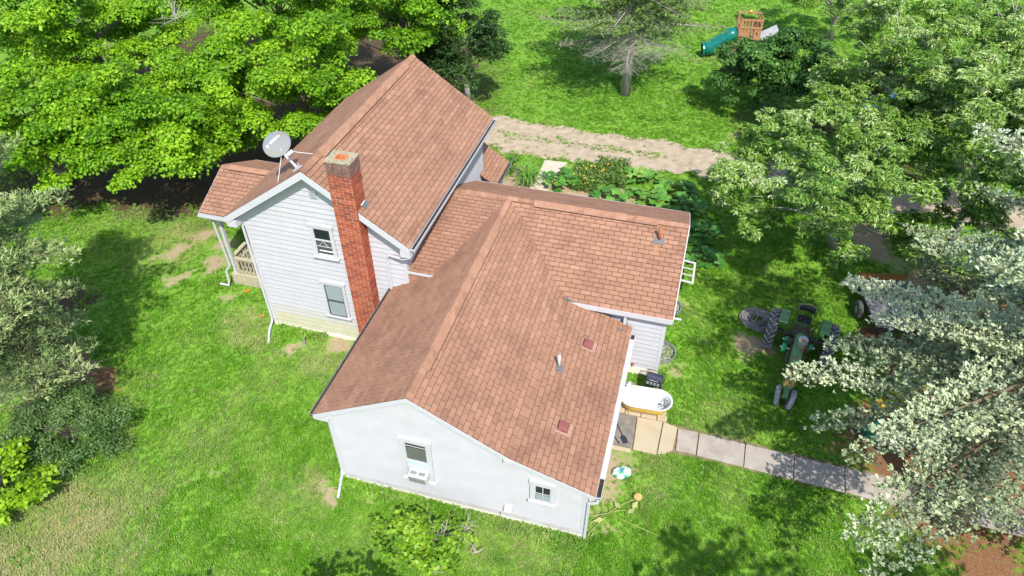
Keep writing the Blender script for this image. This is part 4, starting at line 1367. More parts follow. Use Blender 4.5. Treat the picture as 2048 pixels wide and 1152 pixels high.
MB().obox((0, -.5, .95), (.30, .5, .34)).build('seat_pedestal', M_green, tr)
MB().tube([(0, -.05, 1.48), (0, .62, 1.34)], .018, 8).build('steering_shaft', M_grease, tr)
sw = MB()
ring = [(.20 * math.cos(a), -.08 + .06 * math.sin(a) * .3, 1.50 + .20 * math.sin(a)) for a in [2 * math.pi * k / 20 for k in range(21)]]
ring = [(x, -.06 - (z - 1.5) * .30, 1.50 + (z - 1.5) * .95) for x, y, z in ring]
sw.tube(ring, .012, 6)
for k in range(3):
    a = k * 2.09 + .5
    sw.tube([(0, -.05, 1.5), (.20 * math.cos(a), -.06 - .06 * math.sin(a), 1.50 + .19 * math.sin(a))], .009, 5)
sw.build('steering_wheel', M_black, tr)
for (x, y, r, wd) in ((.44, .92, .18, .16), (.42, .46, .13, .15), (-.44, .52, .13, .14)):
    MB().lathe([(.001, -wd / 2), (r * .9, -wd / 2), (r, -wd / 2 + .01), (r, wd / 2 - .01), (r * .9, wd / 2), (r * .5, wd / 2 - .03), (.001, wd / 2 - .03)], 22, Matrix.Translation((x, y, .84)) @ Matrix.Rotation(rad(90), 4, 'Y')).build('pulley', M_green_b, tr, smooth=False)
    MB().tube([(x * .5, y, .84), (x + (.14 if x > 0 else -.14), y, .84)], .05, 10).build('pulley_shaft', M_steel, tr)
for p in (((.28, .3, .9), (.34, .1, 1.35), (.30, .05, 1.40)), ((-.26, .25, .9), (-.36, .12, 1.30), (-.42, .0, 1.36)), ((-.2, .1, 1.0), (-.5, -.2, 1.35)), ((.2, .1, 1.0), (.42, -.25, 1.25)), ((-.3, .6, .7), (-.42, .2, 1.1)),
          ((.32, .6, .75), (.5, .25, .72), (.52, .1, .6)), ((-.32, .7, .75), (-.5, .3, .7), (-.52, .15, .6)), ((.24, 1.2, 1.0), (.30, 1.3, .9), (.30, 1.7, .8)), ((-.5, -.35, 1.3), (-.62, -.4, 1.45), (-.5, -.5, 1.5))):
    MB().tube(list(p), .016, 6).build('lever', M_grease, tr)
for (c, s) in (((.30, .7, 1.02), (.16, .22, .14)), ((-.30, .85, .98), (.14, .3, .16)), ((.27, 1.5, .95), (.12, .5, .1)), ((-.27, 1.4, 1.0), (.12, .3, .14)), ((.36, .18, .62), (.3, .5, .05)), ((-.36, .18, .62), (.3, .5, .05))):
    MB().obox(c, s).build('engine_fitting', M_grease, tr, bevel=.015)
MB().tube([(-.13, 1.55, 1.42), (-.13, 1.55, 1.75)], .03, 8).build('exhaust_pipe', M_rust, tr)
MB().obox((0, -.62, .45), (.14, 1.0, .06)).build('drawbar', M_grease, tr)
# bucket on the hood
bp = Matrix.Rotation(rad(170.2), 4, 'Z') @ Vector((-.06, 1.32, 0))
bu = thing('plastic_bucket', 'translucent white bucket with a terracotta pot inside on the tractor hood', 'bucket', (19.75 + bp.x, 3.95 + bp.y, 1.455))
M_milk = mat('milky_plastic', (.52, .55, .60), (.62, .65, .69), 4, .35, trans=.3)
MB().lathe([(.001, 0), (.135, 0), (.155, .34), (.165, .345), (.165, .37), (.150, .365), (.125, .012), (.001, .012)], 26).build('pail', M_milk, bu, smooth=True)
MB().lathe([(.001, .02), (.07, .02), (.10, .16), (.11, .165), (.11, .19), (.09, .185), (.06, .03), (.001, .03)], 18, Matrix.Translation((0, 0, .06))).build('flower_pot', M_clay, bu, smooth=True)
MB().tube([(-.16, 0, .33), (-.15, -.12, .26), (0, -.19, .22), (.15, -.12, .26), (.16, 0, .33)], .006, 5).build('bail', M_steel, bu)

# ---- trailer under the spruces
tl = thing('utility_trailer', 'dark flat utility trailer with a wooden end board half hidden by spruce branches', 'trailer', (23.25, 6.9, 0), rad(10))
M_deck = mat('grey_trailer_deck', (.13, .135, .145), (.22, .225, .235), 3, .55, stain=(.30, .30, .30), sscale=1.2, samt=.5)
for i in range(8):
    MB().box(-.95 + i * .2375, -.95 + i * .2375 + .23, -1.5, 1.35, .74, .78).build('deck_plank', M_deck, tl)
MB().box(-.98, .98, -1.55, -1.45, .60, .735).box(-.98, .98, 1.3, 1.38, .60, .735).box(-.98, -.88, -1.44, 1.29, .60, .735).box(.88, .98, -1.44, 1.29, .60, .735).build('chassis', M_black, tl)
MB().box(-.98, .98, 1.38, 1.43, .70, 1.05).build('end_board', mat('brown_board', (.22, .10, .03), (.34, .17, .05), 4, .8, stretch=(.5, 4, 4)), tl)
for z in (.92, 1.08):
    MB().tube([(-.9, -1.52, z), (.95, -1.52, z)], .035, 8).build('front_rail', M_steel, tl)
for x in (-.9, .0, .9):
    MB().tube([(x, -1.52, .78), (x, -1.52, 1.08)], .03, 8).build('rail_post', M_steel, tl)
for sx in (-1, 1):
    wo = MB().lathe([(.16, -.09), (.30, -.10), (.36, -.06), (.37, 0), (.36, .06), (.30, .10), (.16, .09), (.16, -.09)], 24, Matrix.Translation((sx * 1.14, -.1, .37)) @ Matrix.Rotation(rad(90), 4, 'Y')).build('wheel', M_rubber, tl, smooth=True)
    MB().lathe([(.001, -.04), (.155, -.07), (.158, .07), (.001, .04)], 18, Matrix.Translation((sx * 1.14, -.1, .37)) @ Matrix.Rotation(rad(90), 4, 'Y')).build('rim', M_steel, wo)
MB().tube([(-1.14, -.1, .37), (1.14, -.1, .37)], .04, 8).build('axle', M_black, tl)
MB().tube([(-.5, -1.5, .62), (0, -2.5, .5)], .04, 8).tube([(.5, -1.5, .62), (0, -2.5, .5)], .04, 8).build('drawbar', M_black, tl)

# ---- green machine box, yellow tarp
gb = thing('garden_cart', 'dark green box shaped garden cart with a pale panel under the blue spruce', 'cart', (22.25, .42, 0), rad(-28))
M_gp = mat('green_plastic', (.008, .13, .075), (.015, .18, .10), 3, .35)
MB().add([(-.42, -.34, .16), (.42, -.34, .16), (.42, .34, .16), (-.42, .34, .16), (-.46, -.38, .55), (.46, -.38, .55), (.46, .38, .55), (-.46, .38, .55), (-.30, -.20, .82), (.34, -.20, .82), (.34, .26, .82), (-.30, .26, .82)],
         [(3, 2, 1, 0), (0, 1, 5, 4), (1, 2, 6, 5), (2, 3, 7, 6), (3, 0, 4, 7), (4, 5, 9, 8), (5, 6, 10, 9), (6, 7, 11, 10), (7, 4, 8, 11), (8, 9, 10, 11)]).build('hull', M_gp, gb, bevel=.03)
MB().obox((-.47, 0, .42), (.02, .40, .26)).build('side_panel', mat('pale_teal_panel', (.22, .34, .30), (.3, .42, .38), 4, .4), gb)
MB().tube([(-.40, -.2, .74), (-.44, -.2, .79), (-.44, .2, .79), (-.40, .2, .74)], .015, 6).build('handle', M_trim, gb)
for (x, y) in ((.32, -.40), (.32, .40), (-.3, -.40), (-.3, .40)):
    MB().lathe([(.001, -.05), (.14, -.05), (.17, 0), (.14, .05), (.001, .05)], 18, Matrix.Translation((x, y, .17)) @ Matrix.Rotation(rad(90), 4, 'X')).build('wheel', M_rubber, gb)
yt = MB()
for i in range(7):
    for j in range(4):
        pass
gx, gy = 10, 6
vv = [(.9 * (i / gx - .5), .5 * (j / gy - .5), .22 + .09 * math.sin(i * 1.7 + j) + .06 * math.cos(j * 2.1 - i)) for i in range(gx + 1) for j in range(gy + 1)]
ff = [(i * (gy + 1) + j, (i + 1) * (gy + 1) + j, (i + 1) * (gy + 1) + j + 1, i * (gy + 1) + j + 1) for i in range(gx) for j in range(gy)]
yt.add(vv, ff)
yo = yt.build('yellow_tarp', mat('yellow_sheet', (.62, .42, .03), (.72, .52, .05), 4, .5), smooth=False)
so_ = yo.modifiers.new('thick', 'SOLIDIFY')
so_.thickness = .03
yo.location = gp(1782, 818, .2)
yo.location.z = -.05
yo.rotation_euler = (0, 0, -.2)
tag(yo, 'crumpled yellow sheet on the ground behind the green cart', 'tarp')

# ---- playset far back
ps = thing('playset', 'wooden play fort with slatted walls on the far lawn', 'play fort', (17.0, 31.9, 0), rad(8))
M_pw = mat('orange_brown_wood', (.30, .14, .07), (.42, .22, .12), 4, .8, stretch=(1, 1, 5))
for x in (-.65, .65):
    for y in (-.65, .65):
        MB().box(x - .06, x + .06, y - .06, y + .06, 0, 2.75).build('post', M_pw, ps)
for i in range(7):
    MB().box(-.7 + i * .2, -.7 + i * .2 + .185, -.7, .7, 1.30, 1.34).build('floor_board', M_pw, ps)
for z in (1.42, 2.15, 2.65):
    MB().box(-.72, .72, -.745, -.70, z, z + .10).box(-.72, .72, .70, .745, z, z + .10).box(-.745, -.70, -.69, .69, z, z + .10).box(.70, .745, -.69, .69, z, z + .10).build('rail', M_pw, ps)
for i in range(6):
    x = -.56 + i * .21
    MB().box(x, x + .11, -.70, -.67, 1.36, 2.15).build('slat', M_pw, ps)
    MB().box(x, x + .11, .67, .70, 1.36, 2.15).build('slat', M_pw, ps)
for i in range(5):
    MB().box(-.70, -.67, -.5 + i * .22, -.4 + i * .22, .3, 1.28).build('slat', M_pw, ps)
MB().lathe([(.001, 0), (.07, 0), (.09, .05), (.06, .10), (.001, .11)], 12, Matrix.Translation((.05, .72, 2.75))).build('finial', mat('yellow_plastic', (.75, .58, .02), (.8, .62, .03), 5, .4), ps)
MB().prism([(.78, -.6, 1.3), (.78, .7, 1.3), (1.9, .8, 1.9), (1.9, -.5, 1.9)], (0, 0, .06)).build('side_roof', mat('grey_board', (.34, .34, .36), (.5, .5, .5), 3, .7), ps)
for x, y in ((1.85, -.4), (1.85, .7)):
    MB().tube([(x, y, 0), (x, y, 1.9)], .05, 6).build('post', M_pw, ps)
M_slide = mat('green_slide_plastic', (.004, .12, .10), (.01, .17, .14), 3, .3)
sp_ = [(-.7, -.2, 1.62), (-1.1, -.22, 1.55), (-1.7, -.25, 1.05), (-2.3, -.3, .62), (-2.75, -.34, .50)]
sl = MB().tube(sp_, .44, 20, cap=False).build('tube_slide', M_slide, ps, smooth=True)
sm_ = sl.modifiers.new('thick', 'SOLIDIFY')
sm_.thickness = .03
for t in (.33, .62):
    i = int(t * 4)
    p = Vector(sp_[i]).lerp(Vector(sp_[i + 1]), t * 4 - i)
    d = (Vector(sp_[i + 1]) - Vector(sp_[i])).normalized()
    MB().tube([p - d * .03, p + d * .03], .465, 20).build('joint_ring', M_slide, sl)
MB().tube([(-2.70, -.34, .50), (-2.80, -.35, .49)], .47, 20, cap=False).build('exit_ring', M_slide, sl)

# ---- trampoline behind the silver leaved trees
tp = thing('trampoline', 'round trampoline with a blue edge pad hidden behind silvery leaves', 'trampoline', (23.6, 26.0, 0))
M_blue = mat('blue_vinyl_pad', (.01, .13, .42), (.015, .22, .55), 2, .4)
for k in range(8):
    a = 2 * math.pi * k / 8
    MB().lathe([(1.75, .94), (1.78, .98), (2.12, .98), (2.14, .93), (1.75, .93)], 6, None, .5, 2 * math.pi / 8 - .01, a).build('edge_pad', M_blue, tp)
    p = Vector((2.12 * math.cos(a), 2.12 * math.sin(a), 0))
    MB().tube([p, p + Vector((0, 0, .92))], .03, 8).build('leg', M_steel, tp)
MB().lathe([(.001, .90), (1.74, .90), (1.74, .91), (.001, .91)], 32).build('jumping_mat', M_black, tp)
MB().lathe([(2.0, .86), (2.06, .86), (2.06, .92), (2.0, .92), (2.0, .86)], 40).build('frame_ring', M_steel, tp)
# ================================================================ GROUND
def blobs(x, y, L):
    o = np.zeros_like(x)
    for b in L:
        cx, cy, r = b[:3]
        s = b[3] if len(b) > 3 else 1.0
        ry = b[4] if len(b) > 4 else r
        d = np.sqrt(((x - cx) / r) ** 2 + ((y - cy) / ry) ** 2)
        o = np.maximum(o, s * np.clip(1.35 - d, 0, 1))
    return o


def P2(px, py, r, s=1.0, ry=None):
    g = gp(px, py)
    return (g.x, g.y, r, s, ry or r)


DIRT = [P2(335, 505, .8, .9), P2(300, 520, .5, .7), P2(345, 555, .45, 1), P2(425, 540, .9, .85), P2(445, 500, .6, .8), P2(400, 470, 1.1, .55), P2(470, 600, .7, .6), P2(520, 620, .6, .6),
        P2(600, 690, .9, .75, .4), P2(680, 690, .7, .7, .4), P2(545, 690, .4, .6), P2(655, 985, .5, .9), P2(640, 1000, .4, .6), P2(720, 985, .5, .6), P2(900, 1035, .8, .45, .3), P2(1100, 1085, .8, .35, .3),
        P2(1220, 965, .7, .9), P2(1200, 1000, .6, .8), P2(1240, 920, .8, .6), P2(1210, 1040, .9, .5), P2(1508, 690, .8, .9), P2(1480, 720, .6, .6), P2(1500, 660, .6, .6), P2(430, 950, .35, .5), P2(395, 975, .5, .4),
        (15.3, 1.7, .5, .7), (15.5, 3.6, .45, .6), (15.4, 5.6, .5, .6), P2(1750, 480, 2.0, .8), P2(1660, 420, 1.6, .6), P2(1850, 560, 2.0, .6), P2(1350, 750, .5, .5), P2(1480, 275, 1.2, .5),
        (10.8, 12.0, 2.6, 1.0, 1.6), (6.5, 12.9, 1.5, 1.0), (9.0, 11.0, 2.5, .6, 1.0), (8.6, 14.9, .6, .5), P2(985, 330, .8, .5)]
DRY = [P2(150, 1060, 2.2, .9), P2(40, 1120, 2.5, .9), P2(250, 1010, 1.3, .6), P2(320, 985, .9, .4), P2(350, 480, 2.4, .6), P2(290, 430, 1.5, .5), P2(500, 650, 1.3, .6), P2(560, 1000, 1.3, .35), P2(640, 720, 1.2, .5),
       P2(620, 980, .9, .6), P2(420, 900, 1.6, .35), P2(1000, 1070, 1.5, .4), P2(1380, 620, .8, .4), P2(1290, 980, .9, .5), P2(1080, 1110, 1.1, .4), P2(700, 760, .8, .4), P2(530, 780, 1.2, .3), P2(1500, 250, 1.5, .4), P2(940, 200, 1.5, .35)]
NEED = [P2(190, 770, 1.0, 1.0), P2(120, 800, 1.6, .9), P2(160, 720, .9, .7), (24.3, -.2, 3.4, 1.0), (27, 3, 4, .9), P2(1780, 870, 1.3, 1), P2(1850, 1010, 1.2, .6), P2(1980, 1130, 1.6, .8), P2(1800, 700, 1.5, .9), (27, 8, 3, .7)]
SOIL_SHADE = [(-10.5, 8.6, 4.2, 1.0), (-5.5, 10.5, 3.2, .9), (-14, 7, 3.2, .9), (-16, 11, 7, 1.0), (-11, 19, 13, 1.2), (-3, 16.5, 5, 1.0), P2(60, 640, 2.6, .8), P2(250, 385, 1.0, .6), P2(1640, 250, 1.8, .7), (24, 18, 4, .6), P2(1500, 260, 1.0, .6)]  # dark soil; tree shade at right and behind the maples painted in too

xs = np.concatenate([-60 - np.array([2000, 900, 400, 180, 80, 35, 15]), np.arange(-60, 70.01, .36), 70 + np.array([15, 35, 80, 180, 400, 900, 2000])])
ys = np.concatenate([-24 - np.array([2000, 900, 400, 180, 80, 35, 15]), np.arange(-24, 74.01, .36), 74 + np.array([15, 35, 80, 180, 400, 900, 2000])])
GX, GY = np.meshgrid(xs, ys)
gx_, gy_ = GX.ravel(), GY.ravel()
gz = (fbm(gx_, gy_, 3.0, 5) - .5) * .03 - .02
V = np.stack([gx_, gy_, gz], 1)
nx, ny = len(xs), len(ys)
ii = (np.arange(ny - 1)[:, None] * nx + np.arange(nx - 1)[None, :]).ravel()
Q = np.stack([ii, ii + 1, ii + nx + 1, ii + nx], 1)


def masks(x, y):
    wx, wy = x + (fbm(x, y, 1.1, 3) - .5) * 1.9, y + (fbm(x, y, 1.1, 8) - .5) * 1.9
    n = .5 + 1.1 * fbm(x, y, .6, 11)
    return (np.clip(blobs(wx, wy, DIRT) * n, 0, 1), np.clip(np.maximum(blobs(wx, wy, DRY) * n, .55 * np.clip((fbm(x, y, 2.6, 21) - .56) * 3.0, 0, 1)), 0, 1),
            np.clip(blobs(wx, wy, NEED) * (n + .2), 0, 1), np.clip(blobs(wx, wy, SOIL_SHADE) * (n + .3), 0, 1))


def ground_mat():
    m = bpy.data.materials.new('lawn_ground')
    m.use_nodes = True
    nt = m.node_tree
    L = nt.links.new
    b = nt.nodes['Principled BSDF']
    b.inputs['Roughness'].default_value = .95
    b.inputs['Specular IOR Level'].default_value = .15
    geo = _n(nt, 'ShaderNodeNewGeometry')

    def noise(s, d=5):
        q = _n(nt, 'ShaderNodeTexNoise')
        q.inputs['Scale'].default_value = s
        q.inputs['Detail'].default_value = d
        L(geo.outputs['Position'], q.inputs['Vector'])
        return q.outputs['Fac']

    def ramp(f, stops):
        r = _n(nt, 'ShaderNodeValToRGB')
        r.color_ramp.elements[0].position, r.color_ramp.elements[0].color = stops[0][0], (*stops[0][1], 1)
        r.color_ramp.elements[1].position, r.color_ramp.elements[1].color = stops[-1][0], (*stops[-1][1], 1)
        for p, c in stops[1:-1]:
            r.color_ramp.elements.new(p).color = (*c, 1)
        L(f, r.inputs[0])
        return r.outputs[0]

    def mix(f, a, c):
        x = _n(nt, 'ShaderNodeMix', data_type='RGBA')
        L(f, x.inputs[0])
        L(a, x.inputs[6])
        L(c, x.inputs[7])
        return x.outputs[2]

    def edge(att, nz, lo=.25, hi=.75, k=1.1):
        a = _n(nt, 'ShaderNodeAttribute', attribute_name=att)
        ad = _n(nt, 'ShaderNodeMath', operation='MULTIPLY_ADD')
        sb = _n(nt, 'ShaderNodeMath', operation='SUBTRACT')
        L(nz, sb.inputs[0])
        sb.inputs[1].default_value = .5
        L(sb.outputs[0], ad.inputs[0])
        ad.inputs[1].default_value = k
        L(a.outputs['Fac'], ad.inputs[2])
        mr = _n(nt, 'ShaderNodeMapRange')
        mr.inputs[1].default_value = lo
        mr.inputs[2].default_value = hi
        L(ad.outputs[0], mr.inputs[0])
        return mr.outputs[0]
    g = ramp(noise(1.1), [(.3, (.075, .19, .012)), (.5, (.125, .28, .022)), (.72, (.19, .33, .05))])
    g2 = ramp(noise(22, 6), [(.35, (.06, .15, .012)), (.65, (.24, .40, .06))])
    hf = _n(nt, 'ShaderNodeMix', data_type='RGBA')
    hf.inputs[0].default_value = .45
    L(g, hf.inputs[6])
    L(g2, hf.inputs[7])
    col = hf.outputs[2]
    n6, n30 = noise(6, 6), noise(30, 4)
    col = mix(edge('dry', n6, .3, 1.0), col, ramp(n30, [(.35, (.15, .15, .045)), (.65, (.30, .26, .11))]))
    col = mix(edge('soil', n6, .3, .7), col, ramp(n30, [(.3, (.025, .018, .010)), (.52, (.07, .05, .028)), (.68, (.17, .11, .06))]))  # bare soil colour, also the painted tree shade
    col = mix(edge('needle', n6, .35, .75), col, ramp(n30, [(.35, (.13, .06, .03)), (.65, (.26, .14, .07))]))
    col = mix(edge('dirt', n6, .35, .75), col, ramp(n30, [(.3, (.24, .17, .10)), (.7, (.44, .35, .23))]))
    L(col, b.inputs['Base Color'])
    bp = _n(nt, 'ShaderNodeBump')
    bp.inputs['Strength'].default_value = .5
    bp.inputs['Distance'].default_value = .03
    L(noise(45, 4), bp.inputs['Height'])
    L(bp.outputs[0], b.inputs['Normal'])
    return m


gd = np_object('lawn', V, Q, np.zeros(len(Q)), ground_mat())
tag(gd, kind='structure')
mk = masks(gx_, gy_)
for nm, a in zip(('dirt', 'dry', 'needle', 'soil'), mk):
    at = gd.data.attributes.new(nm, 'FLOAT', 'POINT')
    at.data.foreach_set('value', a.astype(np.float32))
gd.data.polygons.foreach_set('use_smooth', [True] * len(gd.data.polygons))

# ---- gravel driveway with a grassy middle
def drive_edges(x):
    sag = -.012 * np.clip(x - 12, 0, None) ** 1.6
    lo = 15.45 + sag * .6 + (fbm(x, x * 0 + 2, 1.1, 31) - .5) * 1.5
    hi = 19.0 - .045 * np.clip(x - 8, 0, None) + sag * .6 + (fbm(x, x * 0 + 9, 1.0, 37) - .5) * 1.4
    return lo, hi


dx = np.arange(-3.5, 60, .2)
lo, hi = drive_edges(dx)
rows = 19
T_ = np.linspace(0, 1, rows)
VX = np.repeat(dx[:, None], rows, 1)
VY = lo[:, None] + (hi - lo)[:, None] * T_[None, :]
VZ = np.full_like(VX, .012) + .012 * np.sin(T_ * math.pi)[None, :]
V = np.stack([VX.ravel(), VY.ravel(), VZ.ravel()], 1)
ii = (np.arange(len(dx) - 1)[:, None] * rows + np.arange(rows - 1)[None, :]).ravel()
Q = np.stack([ii, ii + rows, ii + rows + 1, ii + 1], 1)
M_grav = mat('gravel_drive', (.30, .235, .165), (.46, .375, .28), 2.2, .95, bump=.7, bscale=55, stain=(.26, .19, .12), sscale=1.3, samt=.55, detail=9)
dr = np_object('driveway', V, Q, np.zeros(len(Q)), M_grav)
tag(dr, kind='structure')
gpth = MB().prism([tuple(gp(1090, 321, .01)), tuple(gp(1135, 327, .01)), tuple(gp(1118, 345, .01)), tuple(gp(1085, 400, .01)), tuple(gp(1052, 400, .01))][::-1], (0, 0, .05)).build('garden_path', mat('garden_concrete', (.46, .38, .29), (.56, .48, .38), 3, .95, stain=(.3, .25, .19), sscale=2, samt=.5), kind='structure')

# ---- grass tufts
def blade_tuft(seed, n=9, h=.085, spread=.10):
    r = random.Random(seed)
    mb = MB()
    for i in range(n):
        a = r.uniform(0, 6.28)
        q = r.uniform(0, spread)
        bx, by = q * math.cos(a), q * math.sin(a)
        b_ = r.uniform(0, 6.28)
        ln = r.uniform(.4, 1.1) * h
        wv = .011
        hh = h * r.uniform(.55, 1.15)
        sx, sy = -math.sin(b_) * wv, math.cos(b_) * wv
        mx, my = bx + math.cos(b_) * ln * .35, by + math.sin(b_) * ln * .35
        tx, ty = bx + math.cos(b_) * ln, by + math.sin(b_) * ln
        mb.add([(bx - sx, by - sy, 0), (bx + sx, by + sy, 0), (mx + sx * .8, my + sy * .8, hh * .7), (mx - sx * .8, my - sy * .8, hh * .7), (tx, ty, hh)],
               [(0, 1, 2, 3), (3, 2, 4)], r.random())
    return mb


def grass_mat():
    m = bpy.data.materials.new('grass_blade')
    m.use_nodes = True
    nt = m.node_tree
    L = nt.links.new
    b = nt.nodes['Principled BSDF']
    b.inputs['Roughness'].default_value = .6
    b.inputs['Specular IOR Level'].default_value = .25
    at = _n(nt, 'ShaderNodeAttribute', attribute_name='tint')
    geo = _n(nt, 'ShaderNodeNewGeometry')
    no = _n(nt, 'ShaderNodeTexNoise')
    no.inputs['Scale'].default_value = 1.1
    no.inputs['Detail'].default_value = 5
    L(geo.outputs['Position'], no.inputs['Vector'])
    ad = _n(nt, 'ShaderNodeMath', operation='MULTIPLY_ADD')
    L(at.outputs['Fac'], ad.inputs[0])
    ad.inputs[1].default_value = .42
    mr = _n(nt, 'ShaderNodeMapRange')
    mr.inputs[1].default_value = .3
    mr.inputs[2].default_value = .72
    mr.inputs[4].default_value = .62
    L(no.outputs['Fac'], mr.inputs[0])
    L(mr.outputs[0], ad.inputs[2])
    r = _n(nt, 'ShaderNodeValToRGB')
    r.color_ramp.elements[0].color = (.060, .180, .008, 1)
    r.color_ramp.elements[1].color = (.27, .47, .055, 1)
    r.color_ramp.elements.new(.5).color = (.140, .335, .018, 1)
    L(ad.outputs[0], r.inputs[0])
    dv = _n(nt, 'ShaderNodeAttribute', attribute_name='dryness')
    dv.attribute_type = 'INSTANCER'
    mx = _n(nt, 'ShaderNodeMix', data_type='RGBA')
    L(dv.outputs['Fac'], mx.inputs[0])
    L(r.outputs[0], mx.inputs[6])
    mx.inputs[7].default_value = (.50, .46, .23, 1)
    L(mx.outputs[2], b.inputs['Base Color'])
    tl = _n(nt, 'ShaderNodeBsdfTranslucent')
    L(mx.outputs[2], tl.inputs[0])
    ms = _n(nt, 'ShaderNodeMixShader')
    ms.inputs[0].default_value = .35
    L(b.outputs[0], ms.inputs[1])
    L(tl.outputs[0], ms.inputs[2])
    L(ms.outputs[0], nt.nodes['Material Output'].inputs[0])
    return m


M_grass = grass_mat()


def scatter_group(inst):
    ng = bpy.data.node_groups.new('scatter', 'GeometryNodeTree')
    ng.interface.new_socket('Geometry', in_out='INPUT', socket_type='NodeSocketGeometry')
    ng.interface.new_socket('Geometry', in_out='OUTPUT', socket_type='NodeSocketGeometry')
    gi, go = ng.nodes.new('NodeGroupInput'), ng.nodes.new('NodeGroupOutput')
    ip = ng.nodes.new('GeometryNodeInstanceOnPoints')
    oi = ng.nodes.new('GeometryNodeObjectInfo')
    oi.inputs[0].default_value = inst
    ro = ng.nodes.new('GeometryNodeInputNamedAttribute')
    ro.data_type = 'FLOAT_VECTOR'
    ro.inputs[0].default_value = 'rot'
    sc = ng.nodes.new('GeometryNodeInputNamedAttribute')
    sc.data_type = 'FLOAT'
    sc.inputs[0].default_value = 'scl'
    L = ng.links.new
    L(gi.outputs[0], ip.inputs['Points'])
    L(oi.outputs['Geometry'], ip.inputs['Instance'])
    L(ro.outputs[0], ip.inputs['Rotation'])
    L(sc.outputs[0], ip.inputs['Scale'])
    L(ip.outputs[0], go.inputs[0])
    return ng


def in_poly(x, y, poly):
    o = np.zeros(len(x), bool)
    n = len(poly)
    for i in range(n):
        (x1, y1), (x2, y2) = poly[i], poly[(i + 1) % n]
        c = ((y1 > y) != (y2 > y)) & (x < (x2 - x1) * (y - y1) / (y2 - y1 + 1e-12) + x1)
        o ^= c
    return o


NT = 900000
gxr, gyr = RNG.uniform(-34, 44, NT), RNG.uniform(-14, 60, NT)
dist2 = (gxr - CAM[0]) ** 2 + (gyr - CAM[1]) ** 2 + CAM[2] ** 2
depth = (gxr - CAM[0]) * _fw[0] + (gyr - CAM[1]) * _fw[1] - CAM[2] * _fw[2]
sx_ = FPX * ((gxr - CAM[0]) * _r2[0] + (gyr - CAM[1]) * _r2[1] - CAM[2] * _r2[2]) / depth
keep = (np.abs(sx_) < 1180) & (RNG.random(NT) < np.clip(560 / dist2, 0, 1) * 1.0)
mk = masks(gxr, gyr)
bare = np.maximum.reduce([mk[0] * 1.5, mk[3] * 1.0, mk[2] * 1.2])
keep &= RNG.random(NT) > bare
for pl in ([(-.02, -.02), (6, -.02), (6, 10.1), (-.02, 10.1)], [(5.8, -5.8), (13.6, -5.8), (13.6, 1.2), (14.9, 1.2), (14.9, 7.1), (5.8, 7.1)], [(-3.05, 1.7), (0, 1.7), (0, 5.5), (-3.05, 5.5)],
           [(13.55, -.62), (16.6, -.93), (27.9, -1.32), (27.9, -2.28), (16.5, -1.97), (13.55, -2.4)], [(13.5, -.8), (15.5, -.8), (15.5, .5), (13.5, .5)],
           [(gp(*q).x, gp(*q).y) for q in ((1090, 321), (1135, 327), (1118, 345), (1085, 400), (1052, 400))]):
    keep &= ~in_poly(gxr, gyr, pl)
lo, hi = drive_edges(gxr)
f_ = (gyr - lo) / (hi - lo)
onroad = (f_ > .03) & (f_ < .97)
strip = (np.abs(f_ - .50) < .085 + .16 * (fbm(gxr, gyr, .8, 51) - .42)) & (gxr < 13.5)
keep &= (~onroad) | (strip & (RNG.random(NT) < .8)) | (onroad & (RNG.random(NT) < .015 + .45 * np.clip(.16 - np.minimum(f_, 1 - f_), 0, 1) / .16))
gxr, gyr, dist2 = gxr[keep], gyr[keep], dist2[keep]
dryv = np.clip(masks(gxr, gyr)[1] * 1.1 - .1 + (RNG.random(len(gxr)) < .12) * .55, 0, 1) * RNG.uniform(.4, 1, len(gxr))
which = RNG.integers(0, 3, len(gxr))
for k in range(3):
    td = bpy.data.objects.new('grass_tuft', blade_tuft(40 + k).mesh('grass_tuft', M_grass))
    s = which == k
    n = int(s.sum())
    me = bpy.data.meshes.new('grass')
    me.vertices.add(n)
    me.vertices.foreach_set('co', np.stack([gxr[s], gyr[s], np.full(n, -.015)], 1).astype(np.float32).ravel())
    a = me.attributes.new('rot', 'FLOAT_VECTOR', 'POINT')
    a.data.foreach_set('vector', np.stack([RNG.uniform(-.15, .15, n), RNG.uniform(-.15, .15, n), RNG.uniform(0, 6.28, n)], 1).astype(np.float32).ravel())
    a = me.attributes.new('scl', 'FLOAT', 'POINT')
    tall = 1 + .7 * (fbm(gxr[s], gyr[s], 1.6, 61) - .5) + .25 * np.clip(np.sqrt(dist2[s]) / 25 - 1, 0, 2)
    wx_, wy_ = gxr[s], gyr[s]
    tall = tall * np.where(((wy_ > -6.2) & (wy_ < -5.7) & (wx_ > 5.5) & (wx_ < 13.8)) | ((wy_ > -.4) & (wy_ < 0) & (wx_ > 0) & (wx_ < 6)), 1.9, 1.0)
    a.data.foreach_set('value', (tall * RNG.uniform(.7, 1.35, n)).astype(np.float32))
    a = me.attributes.new('dryness', 'FLOAT', 'POINT')
    a.data.foreach_set('value', dryv[s].astype(np.float32))
    me.materials.append(M_grass)
    o = bpy.data.objects.new('grass', me)
    link(o)
    tag(o, kind='stuff')
    md = o.modifiers.new('scatter', 'NODES')
    md.node_group = scatter_group(td)
# ---- broad leafed weeds in the lawn
def rosette(seed):
    r = random.Random(seed)
    mb = MB()
    for i in range(8):
        a = i * .79 + r.uniform(-.2, .2)
        l_ = r.uniform(.07, .13)
        d, s = Vector((math.cos(a), math.sin(a), 0)), Vector((-math.sin(a), math.cos(a), 0)) * .03
        mb.add([d * .01 + Vector((0, 0, .05)), d * l_ * .5 - s + Vector((0, 0, .085)), d * l_ + Vector((0, 0, .06)), d * l_ * .5 + s + Vector((0, 0, .085))], [(0, 1, 2, 3)], r.random())
    return mb


